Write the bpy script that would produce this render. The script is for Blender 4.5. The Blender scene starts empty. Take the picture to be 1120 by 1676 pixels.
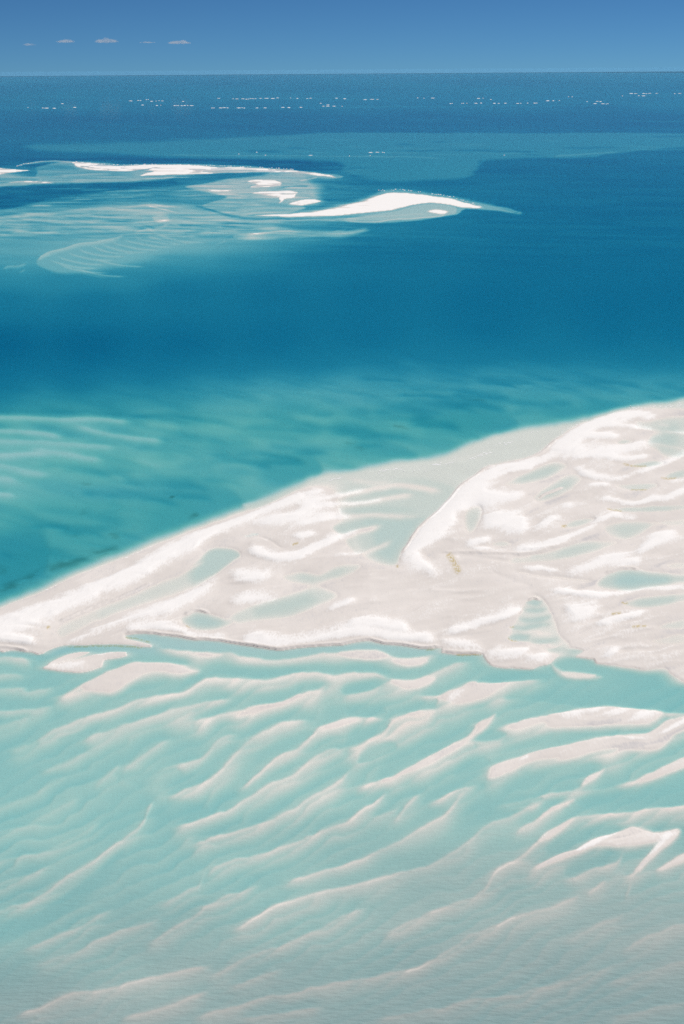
import bpy, bmesh, math, random
import numpy as np

# ------------------------------------------------------------------ camera, sky, sun, exposure
W_PX, H_PX, F_PX = 1120.0, 1676.0, 2302.0          # photograph frame and focal length in its pixels
CAM_H = 300.0
PITCH = math.atan(724.0 / F_PX)
ROLL = math.radians(0.41)
SUN_EL, SUN_AZ = math.radians(49), math.radians(40)   # azimuth from +Y towards +X

sc = bpy.context.scene
col = sc.collection
cam = bpy.data.cameras.new('camera')
cam.sensor_fit = 'VERTICAL'
cam.sensor_height = 36.0
cam.lens = 36.0 * F_PX / H_PX
cam.clip_start = 1.0
cam.clip_end = 400000.0
co = bpy.data.objects.new('camera', cam)
col.objects.link(co)
from mathutils import Matrix, Vector
Rm = Matrix.Rotation(math.pi / 2 - PITCH, 3, 'X') @ Matrix.Rotation(-ROLL, 3, 'Z')
co.matrix_world = Matrix.Translation((0, 0, CAM_H)) @ Rm.to_4x4()
sc.camera = co

wd = bpy.data.worlds.new('World')
sc.world = wd
wd.use_nodes = True
nt = wd.node_tree
bg = nt.nodes['Background']
sky = nt.nodes.new('ShaderNodeTexSky')
sky.sky_type = 'NISHITA'
sky.sun_disc = False
sky.sun_elevation = SUN_EL
sky.sun_rotation = SUN_AZ
sky.altitude = 300
sky.air_density = 0.35
sky.dust_density = 0.0
sky.ozone_density = 6.0
tint = nt.nodes.new('ShaderNodeMix'); tint.data_type = 'RGBA'; tint.blend_type = 'MULTIPLY'; tint.inputs[0].default_value = 1.0
tint.inputs[7].default_value = (0.50, 0.88, 1.06, 1)      # clear tropical air
nt.links.new(sky.outputs[0], tint.inputs[6]); nt.links.new(tint.outputs[2], bg.inputs[0])
bg.inputs[1].default_value = 0.05

sun = bpy.data.lights.new('sun', 'SUN')
sun.energy = 4.5
sun.angle = math.radians(0.5)
sun.color = (1.0, 0.95, 0.89)
so = bpy.data.objects.new('sun', sun)
col.objects.link(so)
sd = Vector((math.sin(SUN_AZ) * math.cos(SUN_EL), math.cos(SUN_AZ) * math.cos(SUN_EL), math.sin(SUN_EL)))
so.rotation_euler = sd.to_track_quat('Z', 'Y').to_euler()
so.location = sd * 5000

sc.view_settings.view_transform = 'Standard'
sc.view_settings.look = 'None'
sc.view_settings.gamma = 1.0
sc.view_settings.exposure = 0.0
sc.render.engine = 'CYCLES'
sc.cycles.use_denoising = False
sc.cycles.max_bounces = 10
sc.cycles.diffuse_bounces = 1
sc.cycles.glossy_bounces = 1
sc.cycles.transparent_max_bounces = 16
sc.cycles.volume_bounces = 4

# ------------------------------------------------------------------ helpers
RM = np.array(Rm)
def ground(u, v):
    """Point of the sea level plane that the photograph shows at pixel (u, v)."""
    x = (u - W_PX / 2) / F_PX
    y = -(v - H_PX / 2) / F_PX
    d = np.stack([x, y, -np.ones_like(x)], -1) @ RM.T
    dz = np.minimum(d[..., 2], -1e-6)
    t = CAM_H / -dz
    return d[..., 0] * t, d[..., 1] * t, t * np.sqrt((d ** 2).sum(-1))

def P(s):
    return [tuple(float(q) for q in w.split(',')) for w in s.split()]

def catmull(p, closed, step=5.0):
    p = np.array(p, float)
    n = len(p)
    if n < 3 and not closed:
        m = max(2, int(np.hypot(*(p[1] - p[0])[:2]) / step))
        t = np.linspace(0, 1, m)[:, None]
        return p[0] * (1 - t) + p[1] * t
    out = []
    for i in range(n if closed else n - 1):
        if closed:
            a, b, c, d = p[(i - 1) % n], p[i], p[(i + 1) % n], p[(i + 2) % n]
        else:
            b, c = p[i], p[i + 1]
            a = p[i - 1] if i > 0 else 2 * b - c
            d = p[i + 2] if i + 2 < n else 2 * c - b
        m = max(1, int(np.hypot(*(c - b)[:2]) / step))
        t = (np.arange(m) / m)[:, None]
        out.append(0.5 * (2 * b + (c - a) * t + (2 * a - 5 * b + 4 * c - d) * t ** 2 + (3 * b - a - 3 * c + d) * t ** 3))
    if not closed:
        out.append(p[-1:])
    return np.concatenate(out)

def sstep(x):
    x = np.clip(x, 0, 1)
    return x * x * (3 - 2 * x)

def vnoise(x, y, seed=0):
    """smooth value noise, -1..1"""
    xi = np.floor(x).astype(np.int64); yi = np.floor(y).astype(np.int64)
    fx = sstep(x - xi); fy = sstep(y - yi)
    def h(a, b):
        k = (a * 374761393 + b * 668265263 + seed * 362437) & 0xffffffff
        k = ((k ^ (k >> 13)) * 1274126177) & 0xffffffff
        k = k ^ (k >> 16)
        return (k & 0xffff) / 32767.5 - 1.0
    return ((h(xi, yi) * (1 - fx) + h(xi + 1, yi) * fx) * (1 - fy)
            + (h(xi, yi + 1) * (1 - fx) + h(xi + 1, yi + 1) * fx) * fy)

def fbm(x, y, seed=0, octv=4):
    s = 0; a = 0.5
    for o in range(octv):
        s = s + a * vnoise(x * 2 ** o + 17.3 * o, y * 2 ** o - 9.1 * o, seed + o)
        a *= 0.55
    return s

# ------------------------------------------------------------------ the relief of the sea bed, surveyed on the photograph and laid out on the ground
STEP = 1.4
V0, V1 = 119.0, 1678.0
us = np.arange(-4, 1124.1, STEP)
vs = np.concatenate([np.arange(V0, 460, 1.15), np.arange(460, V1, STEP)])
U, V = np.meshgrid(us, vs)
U = U.astype(np.float32); V = V.astype(np.float32)
NR, NC = U.shape
near = np.clip((V - 430) / 250, 0.12, 1.0)           # irregularities shrink with distance
far_ = 1 - np.clip((V - 380) / 80, 0, 1)
WU = U + far_ * 9 * fbm(U / 50, V / 7, 13, 3) + near * (2.0 * fbm(U / 16, V / 16, 3) + 5.0 * fbm(U / 75, V / 60, 5, 2))
WV = V + far_ * 1.6 * fbm(U / 40, V / 9, 15, 3) + near * (1.5 * fbm(U / 14, V / 14, 8) + 3.0 * fbm(U / 70, V / 50, 9, 2))

def box(p, m):
    u0, v0 = p[:, 0].min() - m, p[:, 1].min() - m
    u1, v1 = p[:, 0].max() + m, p[:, 1].max() + m
    i0, i1 = np.searchsorted(vs, [v0, v1]); j0, j1 = np.searchsorted(us, [u0, u1])
    return slice(max(i0, 0), i1), slice(max(j0, 0), j1)

def near_line(p, X, Y, closed):
    best = np.full(X.shape, 1e9, np.float32); sg = np.zeros_like(best); tt = np.zeros_like(best)
    q = np.roll(p, -1, 0) if closed else p[1:]
    a = p if closed else p[:-1]
    acc = 0.0
    for i in range(len(q)):
        dx, dy = q[i, 0] - a[i, 0], q[i, 1] - a[i, 1]
        L2 = dx * dx + dy * dy + 1e-9
        px, py = X - a[i, 0], Y - a[i, 1]
        t = np.clip((px * dx + py * dy) / L2, 0, 1)
        d = (px - t * dx) ** 2 + (py - t * dy) ** 2
        k = d < best
        best = np.where(k, d, best)
        sg = np.where(k, dx * py - dy * px, sg)
        tt = np.where(k, acc + t, tt)
        acc += 1
    return np.sqrt(best), np.sign(sg), tt

def blur(F, r):
    for _ in range(2):
        for ax in (0, 1):
            k = int(r)
            pw = [(0, 0), (0, 0)]; pw[ax] = (k + 1, k)
            c = np.cumsum(np.pad(F, pw, mode='edge').astype(np.float64), axis=ax)
            n = F.shape[ax]
            hi = np.take(c, np.arange(2 * k + 1, 2 * k + 1 + n), axis=ax); lo = np.take(c, np.arange(0, n), axis=ax)
            F = ((hi - lo) / (2 * k + 1)).astype(np.float32)
    return F

class Layer:
    def __init__(s, F):
        s.F = F.astype(np.float32)
    def stroke(s, pts, val, up, dn, cap=14, a=1.0, p=1.6, mode=None, q=1.5, vary=False):
        """ridge or trough along a line; up/dn = half widths beyond and before it"""
        p0 = P(pts) if isinstance(pts, str) else pts
        if p0[0][0] > p0[-1][0]:
            p0 = p0[::-1]
        c = catmull(p0, False)
        B = box(c, max(up, dn) + 6)
        X, Y = WU[B], WV[B]
        if X.size == 0: return
        d, sg, t = near_line(c[:, :2], X, Y, False)
        w = np.where(sg < 0, up, dn)
        n = len(c) - 1
        if cap:
            seg = np.hypot(*np.diff(c[:, :2], axis=0).T); L = np.concatenate([[0], np.cumsum(seg)])
            al = np.interp(t, np.arange(n + 1), L)
            e0 = 1.0 if c[0, 0] < 3 else sstep(al / cap)
            e1 = 1.0 if c[-1, 0] > 1117 else sstep((L[-1] - al) / cap)
            e = e0 * e1
        else:
            e = 1.0
        if cap: w = w * (.4 + .6 * e)
        e = e * np.clip(.86 + .5 * vnoise(X / 38, Y / 38, 91), .4, 1) if vary else e
        x = np.clip(d / w, 0, 1)
        m = np.where(sg < 0, 1 - sstep(x), (1 - x ** q) ** p) * e * a
        G = s.F[B]
        if mode == 'min': m = np.where(val < G, m, 0)
        if mode == 'max': m = np.where(val > G, m, 0)
        s.F[B] = G + m * (val - G)
    def poly(s, pts, val, soft=4, a=1.0, mode=None, add=False):
        p0 = P(pts) if isinstance(pts, str) else pts
        p0 = [q if len(q) > 2 else (q[0], q[1], soft) for q in p0]
        c = catmull(p0, True)
        B = box(c, c[:, 2].max() + 6)
        X, Y = WU[B], WV[B]
        if X.size == 0: return
        d, sg, t = near_line(c[:, :2], X, Y, True)
        ins = np.zeros(X.shape, bool)
        q = np.roll(c, -1, 0)
        for i in range(len(c)):
            y0, y1 = c[i, 1], q[i, 1]
            if y0 == y1: continue
            k = ((y0 > Y) != (y1 > Y)) & (X < (q[i, 0] - c[i, 0]) * (Y - y0) / (y1 - y0) + c[i, 0])
            ins ^= k
        sd_ = np.where(ins, d, -d)
        so_ = np.interp(t, np.arange(len(c) + 1), np.append(c[:, 2], c[0, 2]))
        m = sstep(sd_ / np.maximum(so_, 0.5) + 0.5) * a
        G = s.F[B]
        if mode == 'min': m = np.where(val < G, m, 0)
        if mode == 'max': m = np.where(val > G, m, 0)
        s.F[B] = G + m * (val - G)
# ---- D: signed optical depth (sand at the waterline = 0, pale aqua 0.9, turquoise 2.6, blue channel 7; negative = dry land)
CTRL = P('''0,122,8 400,122,8 800,122,8 1120,122,8 0,140,7.5 560,140,7.5 1120,140,7.5 100,168,6 350,165,6 560,165,6 800,165,6 1120,160,6
100,195,8 400,195,8 700,195,8 1000,195,8 0,230,6.5 200,235,6 400,235,6 700,235,6 1000,235,6 1120,250,6.5 0,258,7.5 250,260,7.5 450,263,7.5
850,262,7 1000,280,7 1120,300,7.2 700,285,6.5 620,300,5 560,300,4.2 560,320,3.6 500,300,3
0,285,3 150,285,3 300,288,3.5 50,320,5 150,320,3.5 250,318,3 330,325,2.4 0,345,3.5 60,345,3 150,350,2.4 250,350,2.2 0,375,3 100,370,2.8 200,370,2.3 300,365,2.2 380,365,2.2 450,362,2.2 520,362,2.6
0,410,3.4 30,430,3 120,420,2.4 200,410,2.2 300,395,2.3 400,395,3 480,395,3.4 560,385,4 650,375,4.6 720,370,5.5 800,370,6.5 900,350,7 1000,350,7.3 1120,380,7.3
0,455,4 100,460,4.4 200,450,4.2 300,430,4.2 400,420,5 500,420,5.8 600,410,6.2 700,410,7 850,420,7.5 1000,430,7.5
0,490,6 150,500,6.5 300,480,6.5 450,480,7 600,480,7.2 800,490,7.8 1000,500,8 1120,480,8 0,560,9 150,560,9 300,560,8 450,550,7.6 600,540,7.2 800,530,7.6 1000,540,7.6 1120,540,7.6
0,620,9 120,620,8.6 250,605,7.5 380,600,6.6 500,590,6.2 620,600,5.4 760,580,6 900,570,6.4 1050,580,6 1120,590,5.6
0,655,6.5 80,660,5.2 180,650,5.6 290,640,5.8 360,650,4.2 450,650,3.5 560,650,3.5 680,640,4 800,630,4.2 900,620,4.6 1000,615,4.8 1100,630,4
30,690,2.3 130,700,2.3 250,690,2.8 350,690,2.7 450,700,2.8 560,700,3 650,690,3.2 760,670,3.7 850,660,3.6 930,650,3.6 1030,640,3.4
0,740,2.2 100,740,2.3 220,750,2.6 330,750,2.7 430,750,2.8 540,740,3 640,725,3.1 730,715,3.1 0,800,2.5 100,800,2.8 200,810,3.2 300,800,3 400,790,2.9 480,775,3
0,860,3.6 100,850,3.6 200,860,3.5 300,840,3.3 60,900,4.2 0,920,4.8 150,890,3.8 0,960,4.5
0,1000,1 200,1000,.5 400,950,.5 600,850,.6 800,900,.4 1000,850,.4 1100,950,.4 600,1000,.3 900,1030,.4
0,1090,.9 60,1110,1.1 150,1120,.8 250,1070,.9 400,1090,.9 550,1090,.9 700,1100,.8 850,1110,1 960,1110,1 1060,1130,1.2 1120,1145,1.3
0,1160,1.1 80,1190,1.05 180,1180,.9 300,1160,.8 420,1130,.8 560,1160,.85 700,1180,.75 800,1190,.8 900,1210,.7 1000,1240,.8 1110,1220,.9
0,1230,1.15 100,1250,1.05 200,1240,.95 300,1240,1 400,1230,.85 520,1240,.85 620,1240,.8 720,1260,.95 850,1290,.9 950,1290,1 1080,1300,1.05
0,1320,1.1 100,1320,1 200,1310,1 290,1310,1.15 350,1350,1.05 450,1340,.85 560,1320,.85 680,1330,.85 800,1330,.95 900,1370,.8 1000,1340,.95 1110,1340,.9
0,1420,1.1 100,1400,.85 200,1420,1.0 290,1400,1.0 400,1430,1.05 520,1410,.9 640,1400,.85 760,1420,.7 870,1430,.6 970,1460,.6 1080,1450,.65
0,1500,1.2 100,1490,1.1 220,1490,1 330,1480,.95 450,1480,.95 560,1470,.85 680,1480,.75 800,1490,.6 900,1520,.6 1010,1520,.6 1110,1540,.55
0,1580,1.0 120,1590,.85 250,1570,.8 370,1550,.85 480,1560,.85 600,1560,.8 720,1540,.7 840,1560,.65 960,1560,.65 1100,1590,.65
0,1660,.75 120,1650,.6 250,1630,.65 400,1630,.75 520,1650,.75 650,1630,.75 800,1650,.75 950,1640,.75 1110,1660,.8''')
def base_field():
    c = np.array(CTRL)
    su = np.arange(-10, 1135, 8.0); sv = np.concatenate([np.arange(116, 460, 4.0), np.arange(460, 1692, 8.0)])
    A, B = np.meshgrid(su, sv)
    asp = np.clip((B - 60) / 900, 0.12, 0.7)            # features are foreshortened towards the horizon
    num = 0; den = 0
    for (a, b, d) in c:
        r2 = ((A - a) * asp) ** 2 + (B - b) ** 2
        w = 1 / (r2 + (60 * np.clip((b - 90) / 900, 0.1, .6)) ** 2) ** 2
        num = num + w * d; den = den + w
    f = num / den
    # bilinear to the fine grid
    j = np.clip(np.searchsorted(su, us) - 1, 0, len(su) - 2); i = np.clip(np.searchsorted(sv, vs) - 1, 0, len(sv) - 2)
    fx = sstep((us - su[j]) / 8.0)[None]; fy = ((vs - sv[i]) / (sv[i + 1] - sv[i]))[:, None]
    fx = ((us - su[j]) / 8.0)[None]
    return ((f[i][:, j] * (1 - fx) + f[i][:, j + 1] * fx) * (1 - fy) + (f[i + 1][:, j] * (1 - fx) + f[i + 1][:, j + 1] * fx) * fy)

F0 = base_field()
# long tidal streaks and faint dunes under the deeper water
sk = (V + 0.10 * U)
st = fbm(U / 170 + .5 * fbm(U / 200, V / 60, 21), (V - 0.16 * U) / (6 + 24 * near), 31, 4)
mid = sstep((V - 480) / 220) * sstep((1010 - V) / 120) * (1 - .75 * sstep((F0 - 3.5) / 3))
st_b = fbm(U / 80 + .8 * fbm(U / 120, V / 50, 23), (V - 0.24 * U) / 11, 33, 4)
F0 = F0 * (1 + mid * (0.20 * st + 0.36 * np.clip(st_b, -.1, 1) + .10 * fbm(U / 30, (V - .1 * U) / 3.5, 37, 3)))
st2 = fbm(U / 120, (V - .02 * U) / 4.5, 35, 4)
F0 = F0 * (1 + 0.20 * (1 - sstep((V - 380) / 90)) * st2)
st3 = fbm((U + 1.1 * V) / 160, (V + .55 * U) / 26, 41, 4)
F0 = F0 + 0.16 * sstep((V - 1120) / 200) * st3 * (1 - .5 * sstep((V - 1500) / 150))
F0 = F0 * (1 - .25 * sstep((V - 560) / 90) * sstep((1000 - V) / 60))
F0 = F0 * (1 + .02 * sstep((V - 1040) / 60))
F0 = F0 * (1 - .2 * sstep((V - 1350) / 220))
F0 = F0 * (1 - .05 * sstep((215 - V) / 50))
F0 = F0 * (1 - .34 * sstep((V - 325) / 25) * sstep((455 - V) / 50) * sstep((560 - U) / 220))
F0 = np.where(F0 > 5.2, 5.2 + (F0 - 5.2) * .5, F0)
D = Layer(F0)

# ---- open sea, far shoals
D.poly('430,223,6 560,217,2 800,218,2 1126,219,2 1126,240,6 1080,243,4 990,253,3 960,257,3 800,262,8 785,272,12 770,286,10 735,293,10 640,296,8 590,290,8 560,278,8 540,264,8 300,258,8 200,252,8 60,246,8 60,236,8 250,232,8', 3.7, 9)
for i in range(34):
    random.seed(i)
    u0 = random.uniform(250, 1080); v0 = random.uniform(222, 258 if u0 < 900 else 245)
    D.stroke([(u0, v0), (u0 + 30, v0 + .5), (u0 + random.uniform(50, 110), v0 + random.uniform(0, 4))], 3.0 if i % 3 else 5.6, 1.4, 2.6, 30, .65)
D.poly('735,292,8 771,286,8 790,268,9 775,268,9 700,272,10 620,280,10 640,294,8', 3.7, 9, .7)
D.stroke('440,232 465,236 474,240 460,243', 3.2, 2, 3, 8, .7)
D.stroke('110,248 150,243 175,238', 3.4, 2, 4, 20, .6)
D.stroke('260,254 350,254 480,254.5 560,255.5 660,257 740,258', 2.2, 1.2, 1.4, 30, .8)
D.stroke('590,249.5 630,250 690,251', 2.6, 1.2, 1.4, 12, .8)
D.stroke('900,256 960,252 1020,247', 2.2, 1.2, 2.5, 20, .8)
D.stroke('1010,199 1060,198 1126,199', 4.2, 1.2, 2, 25, .7)
D.stroke('0,176 60,175.5 160,176', 4, 1, 1.5, 20, .7)
D.stroke('330,178 480,177 700,174 860,173 1000,172', 4.2, 1, 2, 60, .7)
D.stroke('340,163 480,161 640,163', 4, 1, 1.6, 40, .7)
D.stroke('20,261 160,260 300,261 420,263 540,268', 7.6, 3, 4, 40, .8)

# ---- far sandbank
D.poly('-6,284,5 60,288,5 60,274,4 120,264,2 200,268,2 300,268,2 430,273,2 540,284,2 560,291,2 500,292,5 400,284,4 330,288,4 230,295,3 140,299,2 60,302,2 -6,306,2', 1.5, 4)
D.stroke('40,279 70,276 110,275 140,278', 3.4, 6, 6, 30, .8)
D.poly('-6,309,3 90,303,2 150,300,2 230,297,2 300,291,2 320,293,4 280,303,8 200,309,8 100,322,8 50,333,6 -6,342,4', 5.6, 6)
D.poly('285,290,3 340,284.5,2 400,283,2 440,283,2 400,290,4 385,296,6 340,297,6 290,299,6', 4.2, 4)
for i in range(26):
    random.seed(100 + i)
    u0 = random.uniform(60, 300); v0 = random.uniform(306, 336)
    D.stroke([(u0, v0), (u0 + 30, v0 - .6), (u0 + random.uniform(45, 120), v0 - 2)], 1.2 if i % 2 else 3.6, 1.2, 1.8, 25, .6)
D.stroke('110,327 125,326 155,326', .5, 1.2, 2, 14, .8); D.stroke('160,314 220,312 285,310', .9, 1, 1.5, 20, .8)
D.stroke('45,337 70,336 95,336.5', .8, 1.5, 2, 14, .8)
# shelf south of the dark channel
D.stroke('-6,355 50,350 100,347 140,342 185,340 225,337 250,335 280,338 330,345 367,350 417,356 470,357', 1.0, 2.5, 34, 30, .9, 1.2)
D.stroke('-6,357 50,352 100,348.5 140,344 185,341 225,338', .8, 2, 4, 20, .6)
for i in range(64):
    random.seed(200 + i)
    u0 = random.uniform(-20, 380); v0 = random.uniform(348, 378)
    D.stroke([(u0, v0), (u0 + 25, v0 + 1), (u0 + random.uniform(40, 85), v0 + random.uniform(2, 5))], random.choice([.9, 1.1, 3.0, 3.4]), 1.2, 2.4, 22, .55)
D.stroke('236,336.5 255,339.5 280,345 292,348', .15, 1.6, 2.2, 10, .95); D.stroke('248,335 268,338 285,340', .4, 1, 1.4, 8, .8)
D.poly('250,355 264,351 277,354 279,361 266,363 252,361', .45, 4, .85)
D.stroke('225,366 240,374 262,372 280,366 300,372', .8, 2.5, 4, 10, .7); D.stroke('215,388 222,381 240,376 262,384 280,386', .7, 2.5, 4, 10, .7)
D.stroke('270,375 292,383 320,385 345,380', .9, 2, 4, 12, .7); D.stroke('290,357 310,364 340,366 370,372', .9, 2, 4, 12, .6)
D.stroke('222,376 238,370 252,376', 2.8, 4, 4, 8, .7)
# fan of the underwater dune
D.poly('60,431,3 64,420,3 82,411,2 100,406,2 125,399,2 155,395,2 180,391,2 200,385,3 225,380,6 280,378,9 340,374,12 320,395,14 262,416,16 222,428,16 160,442,12 105,447,7 78,441,5', 1.6, 6, .8)
D.stroke('62,428 66,419 82,411 100,406 125,399 155,395 180,391 202,384.5', .75, 1.8, 9, 8, .9)
D.stroke('66,420 78,417 80,410', .9, 2, 2, 5, .8)
for i, (a, b) in enumerate(((75, 423), (88, 417), (103, 410), (120, 404), (138, 399), (156, 397), (176, 393), (196, 388), (214, 384), (232, 382), (250, 381), (90, 430), (120, 436), (150, 420))):
    D.stroke([(a, b), (a + 22, b + 8), (a + 52, b + 14), (a + 92, b + 16)], .85, 1.5, 3.5, 20, .65)
    D.stroke([(a + 8, b + 8), (a + 30, b + 14), (a + 60, b + 19)], 2.0, 2, 2.5, 14, .5)
D.stroke('4,442 12,436 30,435 46,430', 1.6, 3, 5, 8, .8); D.stroke('30,446 44,440', 1.8, 2, 3, 6, .7)
D.poly('383,386,2 417,381,2 467,376,2 500,377,4 560,379,8 600,374,8 570,386,8 500,388,8 455,390,5 410,393,4', 1.0, 4, .9)
D.stroke('400,385 440,380 468,377 495,379', .25, 1.4, 3.5, 16, .9)
for i in range(16):
    random.seed(300 + i)
    u0 = random.uniform(370, 620); v0 = 385 - (u0 - 380) * .06 + random.uniform(-3, 7)
    D.stroke([(u0, v0), (u0 - 14, v0 + 4), (u0 - 34, v0 + 9)], random.choice([1.2, 1.6]), 1.5, 3, 12, .5)
# lens and bars
D.poly('390,291,4 455,285,4 492,284,4 517,300,26 527,318,24 522,333,14 495,338,4 480,345,4 430,354,2 392,351,2 355,345,2 334,338,2 345,330,4 370,322,4 305,307,4 335,300,3', .8, 5)
D.poly('334,337 355,328 392,323 455,325 500,338 470,348 430,353 392,350.5 355,345', 1.15, 3)
D.stroke('318,333 334,341 355,348 392,355 430,358 480,357', 3.4, 3, 3, 10, .8)
D.poly('118,265.5,2 150,267,1.5 187,270,1.5 250,270,1.5 312,271,1.5 380,274,1.5 430,275,1.5 480,278,1.5 517,282,1.5 552,290,1.5 530,288,2 492,284,3 455,281.5,2 405,282,2 330,285,2 280,286.5,2 225,287.5,2 232,284,3 250,281,3 212,280,3 162,279,3 125,272,3', -.12, 3)
D.stroke('176,280 210,281 232,279 250,276', 1.6, 1.6, 1.6, 8, .8); D.stroke('190,275 230,275.5 270,274', .5, 1, 1, 12, .7); D.stroke('340,281 400,279 450,279', .6, 1, 1.3, 20, .7)
D.stroke('130,271 170,276 200,277', .9, 1, 1.2, 10, .7); D.stroke('300,283 350,280 390,279.5', .7, 1, 1, 12, .6)
D.stroke('27,271 50,266 75,264 112,264 150,267', .0, 1.3, 3.5, 8, .95)
D.poly('-6,275 20,277 45,279 12,284 -6,286', -.08, 2); D.stroke('15,299 37,296.5 70,298 94,300', .05, 1.2, 2.2, 8, .9); D.stroke('35,296 60,299 92,300', -.05, 1, 1.4, 8, .9)
D.stroke('225,292 280,290.5 320,289', .4, 1, 2, 16, .9); D.stroke('60,290 90,289 120,290', .7, 1.2, 2, 12, .8)
D.stroke('492,295 505,293.5 517,291 524,290', -.05, 1, 2, 5, .95)
D.poly('404,297 420,295 450,296 459,301 450,306 405,307 415,302', -.12, 2); D.stroke('335,300 370,299.5 430,300', .3, 1.2, 1.6, 16, .9); D.stroke('312,305 360,306 410,307', .3, 1.2, 1.6, 16, .9)
D.poly('415,317 435,314 475,312 490,315 485,322 467,326 458,333 460,322 448,320', -.12, 2); D.poly('474,333 492,327.5 510,326 522,328 515,332.5 495,335.5', -.12, 2)
D.stroke('335,306 345,311 380,311', .2, 1.4, 2, 8, .85); D.stroke('350,317 380,318 408,322', .2, 1.2, 2, 8, .85)
D.stroke('455,308 475,306 504,304.5', 2.6, 1.5, 2, 8, .9); D.stroke('462,318 480,318 492,316', .5, .8, .9, 4, .8)
# long spit with its lagoon
D.poly('405,352,2 455,349,3 505,344,6 545,337,8 585,327,9 612,318,8 640,310,6 700,315,7 760,326,7 800,334,6 850,350,4 800,343,3 760,342,2 745,350,2 710,357,2 640,364,2 570,364,2 500,358,3', 1.6, 4)
D.poly('417,352,2 455,351,2 505,346.5,4 545,340,5 585,330,6 610,322,5 625,319,2 640,315.5,2 677,317,2 710,321.6,2 740,326,2 771,334,2 795,340,2 758,339.5,2 737,335.5,2 710,332,2 686,332.5,2 661,340,3 631,346.5,3 585,350,2 540,353,2 455,354.5,2', -.14, 3)
D.poly('686,334 710,333 734,336 746,341 741,349 710,354.5 670,357.5 616,361 570,358 600,352 640,347 664,341', .8, 3)
D.poly('700,346 716,343 731,346 725,351 712,350', -.1, 3); D.stroke('560,361 613,362.6 646,359.5 686,357 722,353.5 738,349.5', .05, 1.3, 1.8, 14, .9)
D.stroke('545,359 570,357 600,355 660,352 700,350', .35, 1, 2, 14, .6); D.stroke('430,360 500,359.5 560,362', .6, 1.4, 2, 14, .8)
D.stroke('785,340 822,340 838,344 853,350', 1.6, 3.5, 3, 8, .85); D.stroke('853,344 810,357 780,364', 5.2, 1.2, 1.4, 14, .6)
D.stroke('690,366 740,362 800,358', 5.2, 4, 5, 30, .5)

FB = sstep((V - 262) / 6) * sstep((398 - V) / 14) * sstep((640 - U) / 90)
D.F = D.F + FB * np.clip(.35 + .25 * D.F, .2, .8) * 2.1 * fbm(U / 46 + fbm(U / 60, V / 14, 63, 2), V / 2.3 + .9 * fbm(U / 90, V / 20, 61, 2), 65, 3)
D.F = np.where(D.F > 0, D.F * (1 + .08 * sstep((V - 256) / 10) * sstep((470 - V) / 60) * sstep((760 - U) / 200)), D.F)
# ---- sand ribs of the shallows on the left
for s_, d_ in (('-6,680 100,684 160,683 225,690', .75), ('-6,700 65,707 112,715', .8), ('115,692 165,707 225,715 282,722', .85), ('-6,719 100,724 200,732', .95),
          ('-6,744 50,742 90,744', .75), ('40,732 110,742 182,754', .95), ('-6,758 20,763 85,780', 1.0), ('15,767 60,772 95,775', 1.1), ('-6,780 20,784 42,791', .9), ('-6,805 18,808 38,816', .8), ('205,750 240,757 285,768', 1.5), ('220,690 260,694 310,700', 1.7)):
    D.stroke(s_, d_ + .15, 3.5, 14, 30, .95, 2.2)
D.stroke('-6,672 120,673 230,680 330,694', 5.0, 6, 5, 60, .35)
# darker hollows with a clean edge
for s_, d_ in (('690,668,20 780,664,8 830,677,4 848,689,2 846,699,3 800,706,14 740,701,20 680,690,25', 4.1), ('430,744,25 500,740,14 521,752,3 530,768,2 527,777,3 500,787,10 465,795,14 430,785,25', 3.7),
           ('310,785,25 370,796,12 391,812,3 397,827,2 388,836,4 340,855,10 280,872,12 240,868,25 270,805,25', 3.6), ('590,718,20 650,726,6 685,745,3 665,752,6 610,747,14 560,738,20', 3.7),
           ('840,640,25 910,646,6 955,672,4 930,676,8 880,668,20', 3.9), ('60,860,30 80,900,3 70,935,8 30,950,12 -6,955,10 -6,880,30', 4.6), ('560,690,20 600,697,6 625,712,3 590,716,6 540,706,20', 3.9),
           ('970,650,20 1010,655,4 1028,664,3 990,668,6', 3.6), ('730,690,20 760,700,5 785,716,3 750,716,8 700,704,20', 3.8), ('420,690,20 480,700,8 520,712,4 480,716,10 420,706,20', 3.2)):
    D.poly([(q[0], q[1], q[2] * 1.3 if q[2] > 5 else q[2] + 1) for q in P(s_)], d_ * .84, 8, .75, 'max')

# current-laid bands across the turquoise bed: sharp on the near side, feathered on the far side
SL = Layer(np.zeros_like(D.F))
for i in range(95):
    random.seed(700 + i)
    u0 = random.uniform(150, 1060); sea_v = np.interp(u0, [0, 250, 540, 860, 1120], [990, 880, 775, 695, 650])
    v0 = sea_v - 12 - abs(random.gauss(0, 62)) - (20 if u0 < 300 else 0)
    L0 = random.uniform(50, 150); sl_ = random.uniform(.08, .22)
    SL.stroke([(u0 - L0, v0 - L0 * sl_ * .6), (u0 - L0 * .45, v0 - L0 * sl_ * .5), (u0 - L0 * .12, v0 - 3), (u0, v0 + 5)], random.uniform(.4, 1.0), random.uniform(6, 18), random.uniform(2.5, 4), 26, .9, 1.2, 'max')
D.F = D.F * (1 + .38 * SL.F * (1 - sstep((blur(D.F, 8) - 3.0) / 1.4)))
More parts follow.
